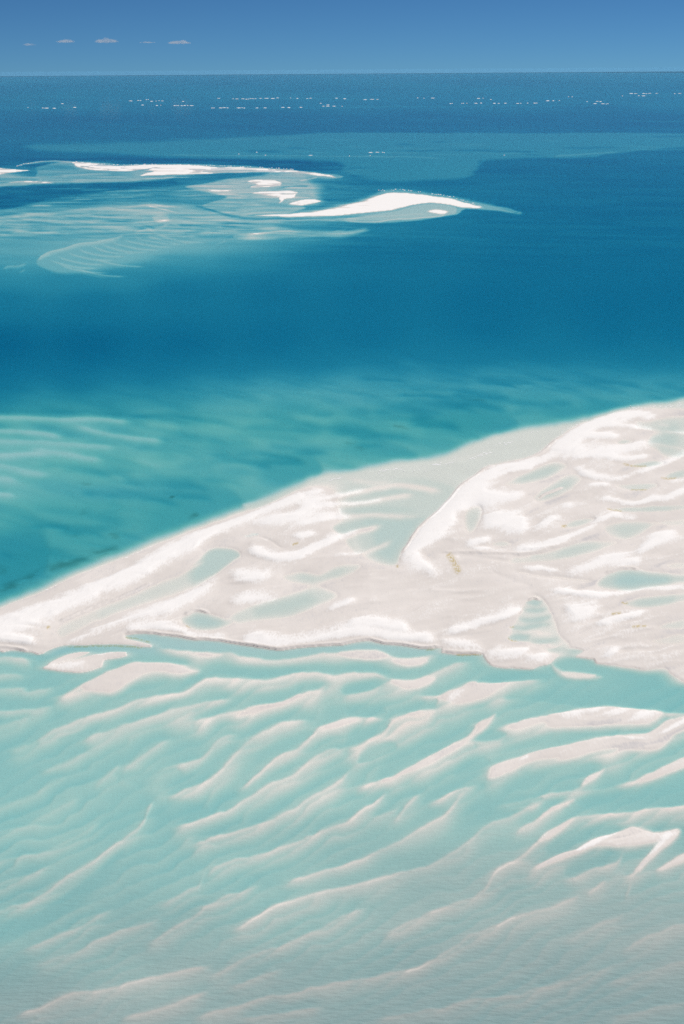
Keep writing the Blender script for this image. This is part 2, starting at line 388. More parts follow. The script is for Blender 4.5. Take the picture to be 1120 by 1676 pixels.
# ---- the beaches: shelving sand round the two near sandbanks
SEA1 = '-6,1002 62,972 107,952 187,921 250,894 280,884 330,866 380,848 420,834 455,819 505,798 540,786'
D.stroke(SEA1, .0, 25, 14, 0, 1.0)
SEA2 = '560,792 600,784 650,774 700,766 740,758 780,745 820,733 860,722 900,708 940,696 990,682 1040,672 1126,666'
D.poly('505,792,20 530,777,12 580,767,15 630,757,16 680,749,16 730,740,16 772,722,15 818,708,12 864,697,16 940,685,16 990,673,12 1032,664,10 1090,655,12 1126,652,12 1126,700,10 900,800,10 700,950,10 600,920,10 560,860,10', .2, 10)
D.poly('396,826,2 420,820,8 455,808,10 480,800,12 505,796,10 470,815,6 420,836,6', .35, 6, .9)
# outline of the emerged sand
LAND = ('-6,1002,6 62,972,6 107,952,6 187,921,6 250,894,6 280,884,6 330,866,6 380,848,6 420,834,6 455,819,6 505,799,8 540,798,30 556,806,50 560,830,50 565,850,50 570,880,40 590,905,30 620,922,20 645,925,8 '
        '653,917,2 655,904,2 667,891,2 680,872,2 692,857,2 717,835,2 730,820,2 742,807,2 757,792,2 779,778,2 791,768,2 812,760,2 833,755,2 864,749,2 885,739,2 907,722,3 922,710,3 945,696,3 970,687,3 1000,679,3 1025,673,3 1050,670,4 1090,670,6 1126,669,6 1170,668,6 1170,1130,10 '
        '1126,1122,10 1105,1117,26 1092,1107,20 1085,1098,18 1055,1100,14 1040,1096,12 1002,1091,9 974,1086,5 970,1079,3 942,1075,3 954,1065,4 935,1062,5 917,1075,4 905,1086,4 885,1091,4 870,1097,4 840,1094,4 825,1094,4 807,1091,4 793,1078,2 789,1071,2 '
        '772,1070,2 740,1070,2 720,1067,2 723,1060,2 697,1062,2 660,1057,2 625,1053,2 605,1048,2 585,1050,2 560,1054,2 517,1058,2 492,1061,2 467,1064,2 442,1062,2 410,1058,2 380,1054,2 350,1050,2 317,1048,2 280,1042,2 247,1038,2 235,1037,2 205,1041,2 '
        '225,1047,3 248,1055,3 250,1059,3 237,1060,3 212,1056,3 175,1054,3 137,1055,3 107,1056,3 85,1063,3 66,1072,3 50,1068,2 25,1066,2 -6,1063,2')
D.poly(LAND, -.16, 3)
for s_, d_ in (('70,1094 95,1076 125,1066 150,1066 130,1075 100,1085', -.05), ('70,1091 100,1085 137,1075 175,1067 207,1067 207,1074 170,1081 166,1092 135,1102 100,1099', -.14)):
    D.poly(s_, d_, 4)

# ---- pools and wet channels on the sandbanks
def pool(s_, d_, soft=7, mid=None):
    d_ *= .8
    c = np.array(P(s_)); m = c.mean(0)
    ext = np.ptp(c[:, 1]); so = float(np.clip(ext * .45, 5, 16))
    D.poly(s_, d_ * .55, so, .97)
    k = .6
    D.poly([tuple(x) for x in (m + (c - m) * k)], d_, so * 1.3, .9)
pool('95,1024 175,991 212,974 250,958 280,948 305,937 335,917 345,905 355,897 380,900 395,910 377,921 360,935 342,950 317,965 280,978 250,986 212,997 150,1022 110,1042 97,1045', .26)
D.poly('340,905,8 360,899,3 382,901,2 394,909,2 376,921,2 350,941,3 320,955,20 315,935,20', .5, 8, .9)
D.poly('285,945 310,930 335,920 300,940', -.1, 4)
pool('294,1015 322,1002 345,1006 377,1018 367,1026 330,1031 305,1025', .75, 5)
pool('378,1005 440,982 455,977 495,966 515,960 535,965 552,977 517,992 480,1007 430,1015 385,1020', .5)
pool('460,941 495,937 517,945 540,938 560,925 590,925 575,940 540,950 505,957 470,951', .42)
D.stroke('335,895 365,882 400,876 440,885 462,898 500,890 560,880', .06, 6, 5, 20, .8)
D.stroke('505,832 560,826 600,830', .3, 6, 6, 14, .8)
# lagoon between the banks and its ribs
D.poly('560,800,50 620,790,24 690,785,10 735,795,3 742,806,2 717,834,2 692,856,2 680,871,2 667,890,2 655,903,2 652,917,3 640,921,16 605,910,24 585,890,40 575,860,50 565,830,50', .3, 10)
D.poly('600,850 680,850 672,876 655,895 640,915 615,905 610,880', .52, 18, .8); D.poly('590,812 650,800 700,806 650,810', .46, 7, .7); D.poly('560,836 640,830 680,834 620,840', .44, 7, .7); D.poly('545,862 590,852 610,856 560,874', .46, 7, .7)
RIB = [('480,832 530,816 580,807 617,799 655,794 692,797 730,807', -.05, 4, 10), ('480,838 530,827 567,824 592,823 630,817 655,812 688,806', -.06, 3, 8), ('480,861 530,850 567,845 605,842 642,844 695,846', -.03, 4, 7),
       ('480,884 530,873 552,868', -.08, 4, 8), ('470,922 505,905 542,885 580,872 605,865 632,857', -.14, 5, 9), ('520,917 555,917 580,911 605,900 625,892 648,880', -.03, 4, 8),
       ('700,758 740,752 790,742 815,740', .16, 3, 8), ('640,764 690,770 740,775', .2, 3, 8), ('560,782 610,790 650,786', .08, 3, 8)]
for s_, d_, a_, b_ in RIB:
    D.stroke(s_, d_, a_, b_, 24, 1, 1.3)
D.stroke('655,846 695,848 705,843', .5, 2, 9, 14, .8)
# east bank
for s_, d_ in (('824,792 864,774 907,756 929,760 922,768 877,787 840,794', .5), ('870,815 890,800 932,775 955,782 942,795 910,812 877,821', .42), ('760,835 786,830 779,867 770,874 760,862', .3), ('800,891 822,884 845,891 820,895', .2),
           ('1008,723 1022,720 1045,722 1020,727', .4), ('1025,689 1060,690 1126,684 1126,742 1095,748 1075,735 1060,728 1070,716 1090,708 1075,700', .5), ('1022,762 1055,755 1075,752 1092,756 1080,761 1057,764', .42),
           ('1085,782 1100,772 1126,767 1126,780 1105,783', .4), ('1010,795 1030,791 1075,791 1076,797 1055,802 1025,801', .4), ('990,834 1015,831 1052,829 1090,826 1126,827 1126,833 1065,838 1010,838', .4),
           ('920,862 945,851 975,849 960,858 932,865', .32), ('985,864 1010,855 1052,855 1080,857 1060,868 1030,882 1000,880', .36), ('840,912 885,909 915,897 952,887 990,886 1012,889 990,898 940,911 890,918 840,921', .4),
           ('975,952 995,938 1025,932 1052,934 1080,939 1126,942 1126,950 1077,958 1045,963 1015,965 985,960', .85), ('1018,988 1040,980 1077,976 1126,971 1126,983 1090,991 1052,996 1030,993', .5), ('1070,1027 1095,1020 1126,1014 1126,1030 1090,1032', .22),
           ('1060,1048 1090,1042 1126,1038 1126,1056 1080,1056', .12), ('1070,856 1095,850 1126,847 1126,858 1095,862', .12), ('1085,923 1126,920 1126,930 1095,932', .1)):
    pool(s_, d_)
D.stroke('830,931 880,942 932,947 980,950', .1, 6, 8, 20, .9); D.stroke('735,915 765,910 815,916 865,918 920,905', .1, 5, 6, 20, .9); D.stroke('790,930 830,945 865,958 880,972', .05, 7, 8, 20, .8)
D.stroke('955,780 980,789 1015,793 1060,796 1126,800', .08, 2, 5, 20, .8); D.stroke('900,812 925,800 945,800', .1, 4, 6, 10, .7); D.stroke('960,815 985,803 1015,808', .08, 4, 7, 10, .7)
for s_, d_ in (('1060,677 1090,679 1126,681', .0), ('1074,695 1100,696.5', .02), ('1085,706 1126,708', -.06), ('1055,724 1090,729 1126,735', .02)):
    D.stroke(s_, d_, 2, 5, 8, .95)
# chain of small pools in the gap
D.poly('872,974,6 893,984,8 905,1010,10 915,1035,10 935,1058,8 925,1075,8 890,1062,8 862,1050,8 838,1042,5 850,1005,4', .12, 6)
for s_ in ('862,987 872,983 887,985 877,991', '859,1000 872,996 893,995 880,1002', '851,1013 872,1012 901,1006 890,1015 862,1018', '836,1027 857,1024 880,1020 901,1020 875,1027 855,1030', '831,1043 852,1037 867,1039 862,1046 845,1048', '871,1045 892,1046 916,1043 902,1050 882,1052', '899,1066 922,1055 931,1052 915,1065', '929,1070 953,1064 941,1073'):
    D.poly(s_, .55, 6)
for s_ in ('850,1035 875,1032 890,1035', '860,1053 885,1055 905,1054', '890,1057 912,1058 925,1050', '875,1037 890,1036 905,1037'):
    D.stroke(s_, -.05, 2, 4, 6, .9)
# inlet under the spit
D.poly('205,1043,3 235,1040,3 280,1044,2 317,1050,2 380,1056,2 442,1064,2 492,1063,2 540,1059,2 600,1052,2 640,1058,2 690,1064,2 722,1062,2 705,1070,8 600,1063,8 500,1074,10 440,1078,10 360,1068,8 300,1062,8 252,1056,5', .8, 4)
D.poly('725,1072,3 772,1073,2 790,1073,2 780,1078,5 735,1088,8 690,1102,10 640,1108,8 660,1096,10 700,1084,10', .9, 5)
# ---- the drowned dunes in the foreground: crest line, depth at crest, width of the steep far side, width of the long near side
DUNES = [
 ('-6,1077 25,1074 57,1085', .35, 4, 22), ('-6,1102 20,1102 45,1106', .6, 4, 16), ('15,1124 27,1127 62,1130 95,1121', .55, 4, 20), ('-6,1127 22,1124 50,1128', .55, 4, 16),
 ('-6,1163 30,1160 50,1159 77,1155 97,1158', .55, 5, 24), ('-6,1191 37,1175 60,1172', .65, 5, 20), ('10,1228 50,1217 75,1205', .75, 5, 22),
 ('80,1146 112,1132 140,1117 175,1100 212,1086 237,1084 280,1086 325,1096', .08, 4, 52),
 ('245,1056 280,1062 317,1067 367,1069 405,1075 442,1079 480,1079 517,1072 542,1069 560,1067 585,1065 610,1064 630,1069 647,1075 680,1076 710,1072 724,1067', .12, 3.5, 34),
 ('40,1220 92,1192 120,1182 160,1167 190,1157 220,1144 250,1139 280,1136 300,1132 330,1115 347,1107 380,1107 400,1109 420,1112 455,1109 487,1101 505,1099 542,1104 560,1102 582,1099 610,1102 635,1110 672,1111 697,1105 722,1096 740,1089 780,1077', .14, 4, 42),
 ('125,1218 160,1200 190,1191 217,1180 250,1170 280,1162 312,1156 330,1150 355,1146 390,1139', .32, 4, 36),
 ('300,1190 337,1175 380,1165 417,1155 455,1147 492,1136 520,1127 535,1118 545,1108', .1, 4, 44),
 ('545,1142 585,1136 610,1130 625,1120 636,1111', .2, 4, 34), ('672,1142 697,1137 722,1136 735,1131 755,1125 767,1119 782,1116 810,1117 850,1114 900,1108', .06, 4, 34),
 ('190,1278 212,1250 230,1237 250,1222 290,1205', .42, 6, 30), ('225,1286 262,1262 300,1248 330,1237 355,1211 378,1200 400,1203', .38, 6, 40),
 ('260,1312 280,1301 330,1280 355,1265 385,1232 415,1204 440,1192 470,1180 492,1175 517,1176', .22, 5, 40),
 ('380,1296 415,1272 442,1247 460,1235 485,1225 500,1212 515,1197 525,1189 560,1177 582,1172 610,1175 640,1179', .12, 4, 38),
 ('556,1234 575,1226 600,1212 627,1200 640,1182 646,1176 670,1167 700,1161 716,1157 723,1141', .1, 4, 40),
 ('271,1361 288,1351 322,1344 356,1331 380,1320 417,1297 442,1282 475,1270 495,1255 530,1228 560,1226 578,1224', .2, 6, 26),
 ('299,1386 326,1378 356,1368 380,1361 404,1354 455,1336 490,1316 517,1300 542,1285 560,1272 570,1262 577,1250', .16, 7, 24),
 ('575,1300 597,1287 622,1274 650,1267 685,1247 722,1227 755,1212 770,1202 780,1185 797,1175 814,1165', .02, 4, 32),
 ('330,1440 350,1420 380,1408 421,1399 472,1382 523,1363 560,1348 590,1327 621,1304 641,1283', .16, 8, 18),
 ('636,1350 650,1338 665,1317 692,1294', .25, 4, 14), ('600,1345 630,1332 660,1318', .5, 6, 24),
 ('695,1318 720,1305 750,1290 772,1284 793,1277', .2, 4, 34), ('455,1452 489,1438 533,1424 574,1412 614,1395 652,1377 682,1358 719,1338 745,1314 757,1297 785,1281', .12, 8, 20),
 ('770,1215 800,1212 832,1205', .35, 4, 20), ('800,1192 840,1184 870,1176 915,1167 952,1160 985,1156 1015,1157 1065,1162 1102,1166 1126,1168', -.02, 4, 42),
 ('793,1280 797,1262 810,1250 840,1240 865,1232 890,1226 927,1220 965,1210 990,1206 1020,1204 1047,1201 1070,1195 1090,1182 1126,1170', -.02, 4, 44),
 ('800,1325 840,1312 880,1302 915,1296 947,1290 965,1270 990,1257', .22, 4, 28), ('1000,1284 1035,1280 1065,1265 1090,1252 1126,1238', .0, 12, 7),
 ('370,1526 404,1507 438,1487 482,1470 523,1460 574,1448 624,1436 675,1424 709,1412 742,1393 774,1368 808,1344 842,1331 876,1316 905,1307', .12, 8, 24),
 ('842,1380 849,1358 876,1341 903,1324 940,1307', .08, 5, 22), ('618,1536 658,1514 692,1497 742,1477 774,1467 794,1453 804,1436 815,1421 852,1402 876,1382 893,1365 916,1351 945,1338 1000,1332 1126,1316', .1, 6, 18),
 ('855,1442 876,1419 910,1402 944,1389 978,1370 1011,1361 1035,1351', -.02, 4, 26), ('1005,1440 1035,1429 1052,1409 1072,1385 1093,1368 1113,1356', -.02, 6, 10), ('1022,1470 1030,1450 1036,1430', .1, 4, 6), ('1068,1428 1093,1412 1126,1392', -.02, 5, 16),
 ('915,1446 960,1426 1005,1412 1016,1402 1022,1380', .16, 5, 24), ('955,1470 978,1450 1000,1434', .12, 5, 10),
 ('690,1578 740,1550 767,1531 808,1514 852,1497 893,1487 927,1473 947,1460 951,1440', .16, 7, 14), ('915,1546 971,1517 1011,1500 1026,1484', .3, 7, 16), ('1010,1560 1062,1531 1096,1517 1126,1510', .22, 8, 30),
 ('608,1672 675,1657 709,1651 745,1644 774,1634 842,1629 876,1616 927,1606 977,1589 1011,1580', .3, 8, 14), ('985,1610 1030,1598 1085,1582 1126,1572', .35, 8, 14), ('980,1672 1040,1655 1126,1640', .4, 8, 14),
 ('330,1604 370,1583 404,1565 438,1555 482,1536 533,1514 567,1497 610,1478', .3, 8, 15), ('310,1668 370,1650 438,1631 489,1624 516,1614 574,1604 641,1592 692,1578 735,1566', .16, 9, 15), ('360,1622 421,1599 475,1580', .35, 8, 14),
 ('-6,1492 51,1473 75,1461 112,1433 149,1409 183,1385 210,1365 234,1344 245,1318 262,1297', .3, 16, 6), ('30,1560 68,1541 115,1524 136,1514 163,1497 192,1479', .42, 10, 12), ('45,1584 119,1558 146,1545 176,1531 204,1521 237,1511 275,1495', .36, 10, 12),
 ('230,1552 261,1531 288,1514 319,1497 339,1480 360,1470 404,1453 436,1441', .26, 10, 12), ('250,1486 288,1467 322,1450 333,1429 343,1419', .5, 10, 10),
 ('15,1662 64,1648 95,1633 126,1623 170,1619 204,1609 254,1596 305,1585 356,1575', .16, 10, 10), ('190,1670 254,1650 305,1635 352,1618', .16, 10, 10), ('380,1672 470,1655 540,1645', .3, 9, 12),
 ('-6,1364 51,1344 100,1320 140,1302', .75, 10, 10), ('-6,1410 60,1395 120,1370 170,1340', .7, 10, 10), ('-6,1320 60,1295 120,1262', .8, 10, 12), ('-6,1445 50,1430 90,1412', .6, 10, 12), ('60,1265 120,1240 160,1222', .7, 8, 14), ('150,1290 180,1265 200,1240', .7, 8, 12),
]
# the current drives the dunes up the picture: each has a steep far face and a long slope towards the viewer that sinks until the next crest
T_ = D.F.copy()
ev = {}
for s_, d_, a_, b_ in DUNES:
    p0 = P(s_)
    if p0[0][0] > p0[-1][0]: p0 = p0[::-1]
    k_ = catmull(p0, False, 3.0)
    seg = np.hypot(*np.diff(k_, axis=0).T); al = np.concatenate([[0], np.cumsum(seg)])
    o_ = np.argsort(k_[:, 0])
    uu, vv, al = k_[o_, 0], k_[o_, 1], al[o_]
    j0, j1 = np.searchsorted(us, [uu[0], uu[-1]])
    cols = np.arange(j0, min(j1, NC))
    if len(cols) == 0: continue
    uc = us[cols]
    vc = np.interp(uc, uu, vv) + 2.2 * vnoise(uc / 22, uc * 0 + vv[0], 5) + 1.0 * vnoise(uc / 8, uc * 0 + vv[0], 6)
    ac = np.interp(uc, uu, al); Lt = al.max(); cap = min(34, Lt * .3)
    s = (1.0 if uu[0] < 3 else sstep(ac / cap)) * (1.0 if uu[-1] > 1117 else sstep((Lt - ac) / cap))
    s = s * np.clip(.97 + .3 * vnoise(uc / 45, uc * 0 + vv[0], 7), .7, 1)
    for q in range(len(cols)):
        ev.setdefault(int(np.searchsorted(vs, vc[q])), []).append((int(cols[q]), float(s[q]) if np.ndim(s) else float(s), d_, b_, a_))
i_start = int(np.searchsorted(vs, 1040.0))
nxt = np.full((NR + 1, NC), 60.0, np.float32)          # distance down the picture to the next clear crest
run = np.full(NC, 60.0)
for i in range(NR - 1, i_start - 1, -1):
    run = run + STEP
    for (j, s, d_, b_, a_) in ev.get(i, ()):
        if s > .35: run[j] = 0.0
    nxt[i] = run
nxt = blur(nxt, 2)
l1 = np.zeros(NC); st0 = np.zeros(NC); da = np.zeros(NC); ln = np.full(NC, 30.0); cd = np.full(NC, .2)
SAW = T_.copy(); DA = np.zeros_like(T_)
for i in range(i_start, NR):
    l1 *= math.exp(-STEP / 5.0); da += STEP
    cur = st0 * np.clip(1 - (da / ln) ** 2.0, 0, 1)
    for (j, s, d_, b_, a_) in ev.get(i, ()):
        l0 = cur[j]
        if s > l0:
            cd[j] = cd[j] * (1 - s) + d_ * s
            st0[j] = s; da[j] = 0.0; cur[j] = s
            ln[j] = min(max(nxt[i + 1, j] * 1.1, 14.0), 18 + b_ * 1.1) * (.15 + .85 * s)
        l1[j] = max(l1[j], s)
    DA[i] = da
    lowr = min(max((vs[i] - 1260) / 140, 0), 1)
    m_ = (.14 + .41 * lowr) * l1 + (.90 - .38 * lowr) * cur
    SAW[i] = T_[i] + (np.minimum(cd - .12, T_[i]) - T_[i]) * np.minimum(m_, 1)
hb = SAW
for _ in range(2):                                       # even out the slopes along the crests, leave the crests crisp
    cs = np.cumsum(np.pad(hb, ((0, 0), (9, 8)), mode='edge').astype(np.float64), axis=1)
    hb = ((cs[:, 17:] - cs[:, :-17]) / 17).astype(np.float32)
SAW = SAW + (hb - SAW) * sstep((DA - 3) / 9) * sstep((nxt[:NR] - 3) / 9)
ph = (V + .50 * U + 26 * fbm(U / 110, V / 80, 83, 3) + 7 * fbm(U / 30, V / 24, 85, 2)) / 25.0
fr_ = ph - np.floor(ph); saw_ = np.where(fr_ < .14, 1 - sstep(fr_ / .14), (fr_ - .14) / .86)
SAW = SAW + T_ * .42 * (saw_ - .5) * np.clip(.6 + 1.2 * fbm(U / 140, V / 90, 87, 2), 0, 1) * sstep((V - 1075) / 60)
SAW = blur(SAW, 1)
keep = sstep((T_ - .0) / .12)                     # leave the emerged sand alone
D.F = np.where(V > 1040, T_ + (SAW - T_) * keep, T_).astype(np.float32)
# far faces: a narrow, quick rise to the crest
# deep pockets just behind the crests
for s_, d_ in (('30,1116,10 60,1124,5 95,1117,6 92,1110,10 60,1108,12', 1.15), ('60,1150,10 85,1140,4 110,1130,4 140,1112,8 110,1118,14 75,1135,14', 1.2), ('95,1210,12 130,1196,6 150,1190,8 130,1205,12', 1.15),
           ('345,1101,10 380,1104,3 420,1109,3 460,1105,4 500,1095,6 460,1092,14 400,1090,14', 1.2), ('290,1126,10 310,1120,4 335,1106,4 315,1104,10', 1.1), ('560,1094,8 610,1098,4 632,1104,3 640,1097,6 600,1089,12', 1.1), ('560,1134,6 590,1132,4 615,1124,4 640,1112,8 600,1113,12 565,1122,12', 1.15),
           ('570,1169,8 610,1171,4 632,1164,4 620,1156,12 580,1157,14', 1.15), ('565,1217,8 600,1208,4 635,1188,5 620,1180,12 580,1195,14', 1.1), ('585,1246,6 610,1243,4 648,1225,6 640,1212,10 600,1222,12', 1.15), ('650,1170,8 690,1160,4 714,1153,3 716,1142,6 690,1148,12 665,1156,12', 1.0),
           ('690,1240,14 740,1216,4 768,1202,4 776,1188,8 740,1195,18 690,1215,20', 1.1), ('620,1266,12 660,1250,5 700,1232,6 680,1222,16 630,1244,18', 1.05), ('746,1268,12 780,1258,5 800,1246,5 790,1238,12 755,1250,14', 1.1),
           ('690,1314,10 720,1301,4 760,1286,5 740,1280,14 700,1296,14', 1.1), ('778,1210,8 800,1211,3 830,1202,5 820,1197,8 790,1198,8', 1.1), ('780,1117,6 830,1116,3 870,1112,5 900,1104,8 850,1100,10 800,1102,8', 1.2),
           ('830,1140,16 890,1146,6 950,1154,5 1000,1152,6 1060,1154,6 1126,1164,4 1126,1146,14 1060,1138,18 960,1130,26 880,1128,26', 1.25), ('905,1089,6 940,1090,4 970,1092,3 968,1082,4 930,1080,8', 1.0), ('835,1225,8 900,1219,4 960,1206,4 1000,1200,5 960,1196,12 880,1205,14', .95),
           ('850,1280,14 930,1262,8 960,1258,8 985,1250,8 930,1248,16 870,1262,18', 1.05), ('950,1305,12 1010,1295,14 1070,1280,14 1126,1262,12 1126,1300,18 1040,1318,16 960,1322,14', 1.25), ('780,1340,12 840,1322,6 890,1306,6 850,1300,16 800,1318,16', 1.15),
           ('900,1395,10 940,1382,4 990,1360,5 1010,1348,10 950,1358,14 905,1378,12', 1.0), ('925,1432,8 960,1420,4 1005,1406,4 1010,1395,8 960,1404,10 930,1416,12', .95), ('330,1268,14 360,1250,6 390,1215,6 360,1225,18 330,1250,18', 1.0), ('190,1265,14 250,1262,12 290,1255,10 300,1275,14 240,1290,14', 1.1),
           ('250,1340,14 290,1340,8 340,1325,10 300,1310,18 260,1320,18', 1.25), ('420,1245,12 470,1228,6 510,1200,6 480,1200,16 430,1225,18', 1.0), ('-6,1510,14 60,1492,8 130,1445,8 200,1390,10 180,1430,18 100,1500,16 -6,1540,18', 1.25)):
    D.poly(s_, d_, 8, .5, 'max')
# crowns of the dunes that stand out of the water
CROWN = [('135,1122,4 175,1102,3 212,1087,2 245,1085,2 280,1087,3 325,1097,6 300,1105,8 250,1100,8 220,1115,8 190,1135,8 155,1132,5', -.08), ('320,1068 350,1070 364,1073 340,1077', -.03), ('556,1068 585,1066 612,1066 636,1072 620,1079 580,1078', -.05), ('642,1079 665,1079 700,1078 690,1089 660,1090', -.05),
         ('385,1172 410,1160 435,1154 425,1166 400,1174', -.01), ('640,1114 680,1113 712,1108 705,1120 675,1128 655,1124', -.05), ('724,1142,3 745,1130,2 770,1119,2 800,1118,4 812,1128,8 790,1146,8 750,1150,6', -.08), ('522,1191 545,1182 575,1175 592,1178 560,1188', -.04), ('665,1170 700,1163 712,1163 690,1176', .04),
         ('630,1277 660,1266 690,1248 725,1229 757,1213 772,1205 784,1189 800,1177 812,1169 806,1182 790,1198 765,1215 725,1237 690,1257', -.06), ('900,1170,3 952,1161,2 985,1157,2 1040,1160,2 1085,1166,5 1065,1186,8 1015,1190,8 952,1195,8 902,1190,8', -.12),
         ('800,1274,5 812,1252,3 840,1242,2 890,1228,2 927,1221,2 965,1212,2 1020,1206,2 1070,1197,2 1092,1184,2 1126,1172,2 1126,1190,5 1102,1203,5 1085,1220,6 1065,1229,6 1027,1227,6 985,1225,6 940,1238,7 877,1244,6 840,1260,6', -.12),
         ('953,1284 966,1271 990,1258 984,1268 968,1280', -.06), ('1035,1282 1066,1265 1090,1252 1126,1236 1126,1250 1092,1265 1060,1276', -.08), ('903,1325 922,1314 940,1308 930,1319', -.04), ('884,1376 905,1358 940,1340 926,1356 900,1374', -.05),
         ('880,1420,3 910,1403,2 944,1390,2 978,1371,2 1011,1362,2 1036,1352,3 1060,1356,5 1079,1360,4 1112,1356,3 1100,1372,5 1059,1385,8 1022,1389,8 978,1385,6 930,1403,5 900,1414,4', -.12), ('1040,1426 1056,1407 1074,1387 1096,1370 1114,1358 1112,1368 1090,1388 1066,1408 1048,1428', -.1), ('1076,1424 1096,1412 1126,1393 1126,1408 1100,1420', -.06),
         ('905,1086 925,1098 955,1101 985,1108 960,1112 920,1108', .25)]
for s_, d_ in CROWN:
    D.poly([(q[0], q[1], (q[2] if len(q) > 2 else 4) * 2.0 + 2) for q in P(s_)], d_ - .02, 4, .97, 'min')
D.poly('920,1100 950,1102 975,1104 965,1110 930,1109', .05, 6)

D.F = D.F + .8 * (blur(D.F, 2) - D.F) * sstep((V - 640) / 20) * sstep((1062 - V) / 20)
# ---- low sand waves over the emerged sand
landm = sstep((.06 - D.F) / .12) * sstep((V - 640) / 20)
q_ = V + .27 * U + 14 * fbm(U / 90, V / 40, 51, 2)
swell = 1 - 2.2 * np.abs(fbm(U / 130 + .3 * fbm(U / 50, V / 50, 53, 2), q_ / 21, 55, 3))
swell2 = fbm(U / 60, q_ / 9, 57, 3)
eb_ = sstep((U - np.interp(V, [640, 700, 760, 800, 860, 905, 930, 985, 1100], [1000, 925, 790, 745, 690, 655, 760, 860, 935])) / 40)
damp = blur(np.clip((D.F + .16) / .2, 0, 1) * (V > 640), 8)
# ---- scarps: the freshly cut edges stand a little higher
SCARP = ['-6,1061 25,1063 50,1066', '205,1039 235,1035 280,1040 317,1046 350,1048 380,1052 410,1056 442,1060 467,1062 492,1059 517,1056 560,1052 585,1048 605,1046 625,1051 660,1055 697,1060 722,1058', '724,1066 772,1068 788,1069',
         '655,906 667,893 680,874 692,859 717,837 730,822 742,809 757,794 779,780 791,770 812,762', '833,757 864,751 885,741 907,724 922,712', '95,1019 175,987 212,970 250,954', '722,905 765,905 825,907 870,906 905,897', '855,903 915,893 952,884', '985,938 1020,930 1050,931', '298,1009 322,1000 345,1004', '862,985 875,980 888,985', '850,1009 858,998', '877,816 905,803 925,796']
for s_ in SCARP:
    D.stroke(s_, -.6, 4.5, 2.0, 10, .9)

# ------------------------------------------------------------------ dry white sand
dry = Layer(np.zeros_like(D.F))
DRYP = ['-6,1018 60,994 140,965 200,936 280,888 330,870 380,853 430,834 455,823 505,803 530,800 517,815 455,834 430,842 387,866 350,880 317,902 280,920 212,957 140,986 60,1024 -6,1042',
 '405,857 442,845 492,837 517,832 560,832 560,846 520,850 480,859 442,862', '380,937 410,934 436,938 430,949 400,951 378,946', '378,985 400,974 430,972 455,975 440,985 400,990',
 '107,1049 140,1036 175,1024 212,1009 250,994 290,978 320,962 342,950 352,942 345,962 320,985 290,1000 250,1014 212,1020 160,1036 120,1050',
 '730,1049 760,1047 785,1058 788,1068 760,1065 735,1060', '792,1070 812,1061 840,1059 866,1063 855,1076 815,1077', '862,1077 890,1069 907,1074 880,1083',
 '657,917 662,900 690,868 722,833 745,806 780,779 815,762 864,751 890,740 922,713 945,699 985,684 1025,675 1060,678 1075,684 1040,690 985,694 960,712 947,732 925,752 900,754 877,756 863,766 833,775 805,795 800,808 850,811 842,818 790,826 752,838 742,856 716,887 700,900 690,906 700,922 712,940 690,934',
 '787,832 852,845 855,872 820,866 790,860', '940,740 980,735 1047,725 1085,714 1085,722 1040,736 980,745', '932,938 965,922 990,907 1015,906 1040,908 1056,886 1090,871 1104,877 1070,895 1046,921 1078,934 1050,932 1015,927 977,928 945,938', '930,994 960,992 978,996 960,1012 940,1016',
 '85,1088 135,1088 140,1093 100,1094', '915,1166 985,1158 1080,1166 1050,1175 980,1174 930,1176', '730,1143 750,1130 762,1128 752,1143 738,1148']
for s_ in DRYP:
    dry.poly(s_, 1.0, 22, .85, 'max')
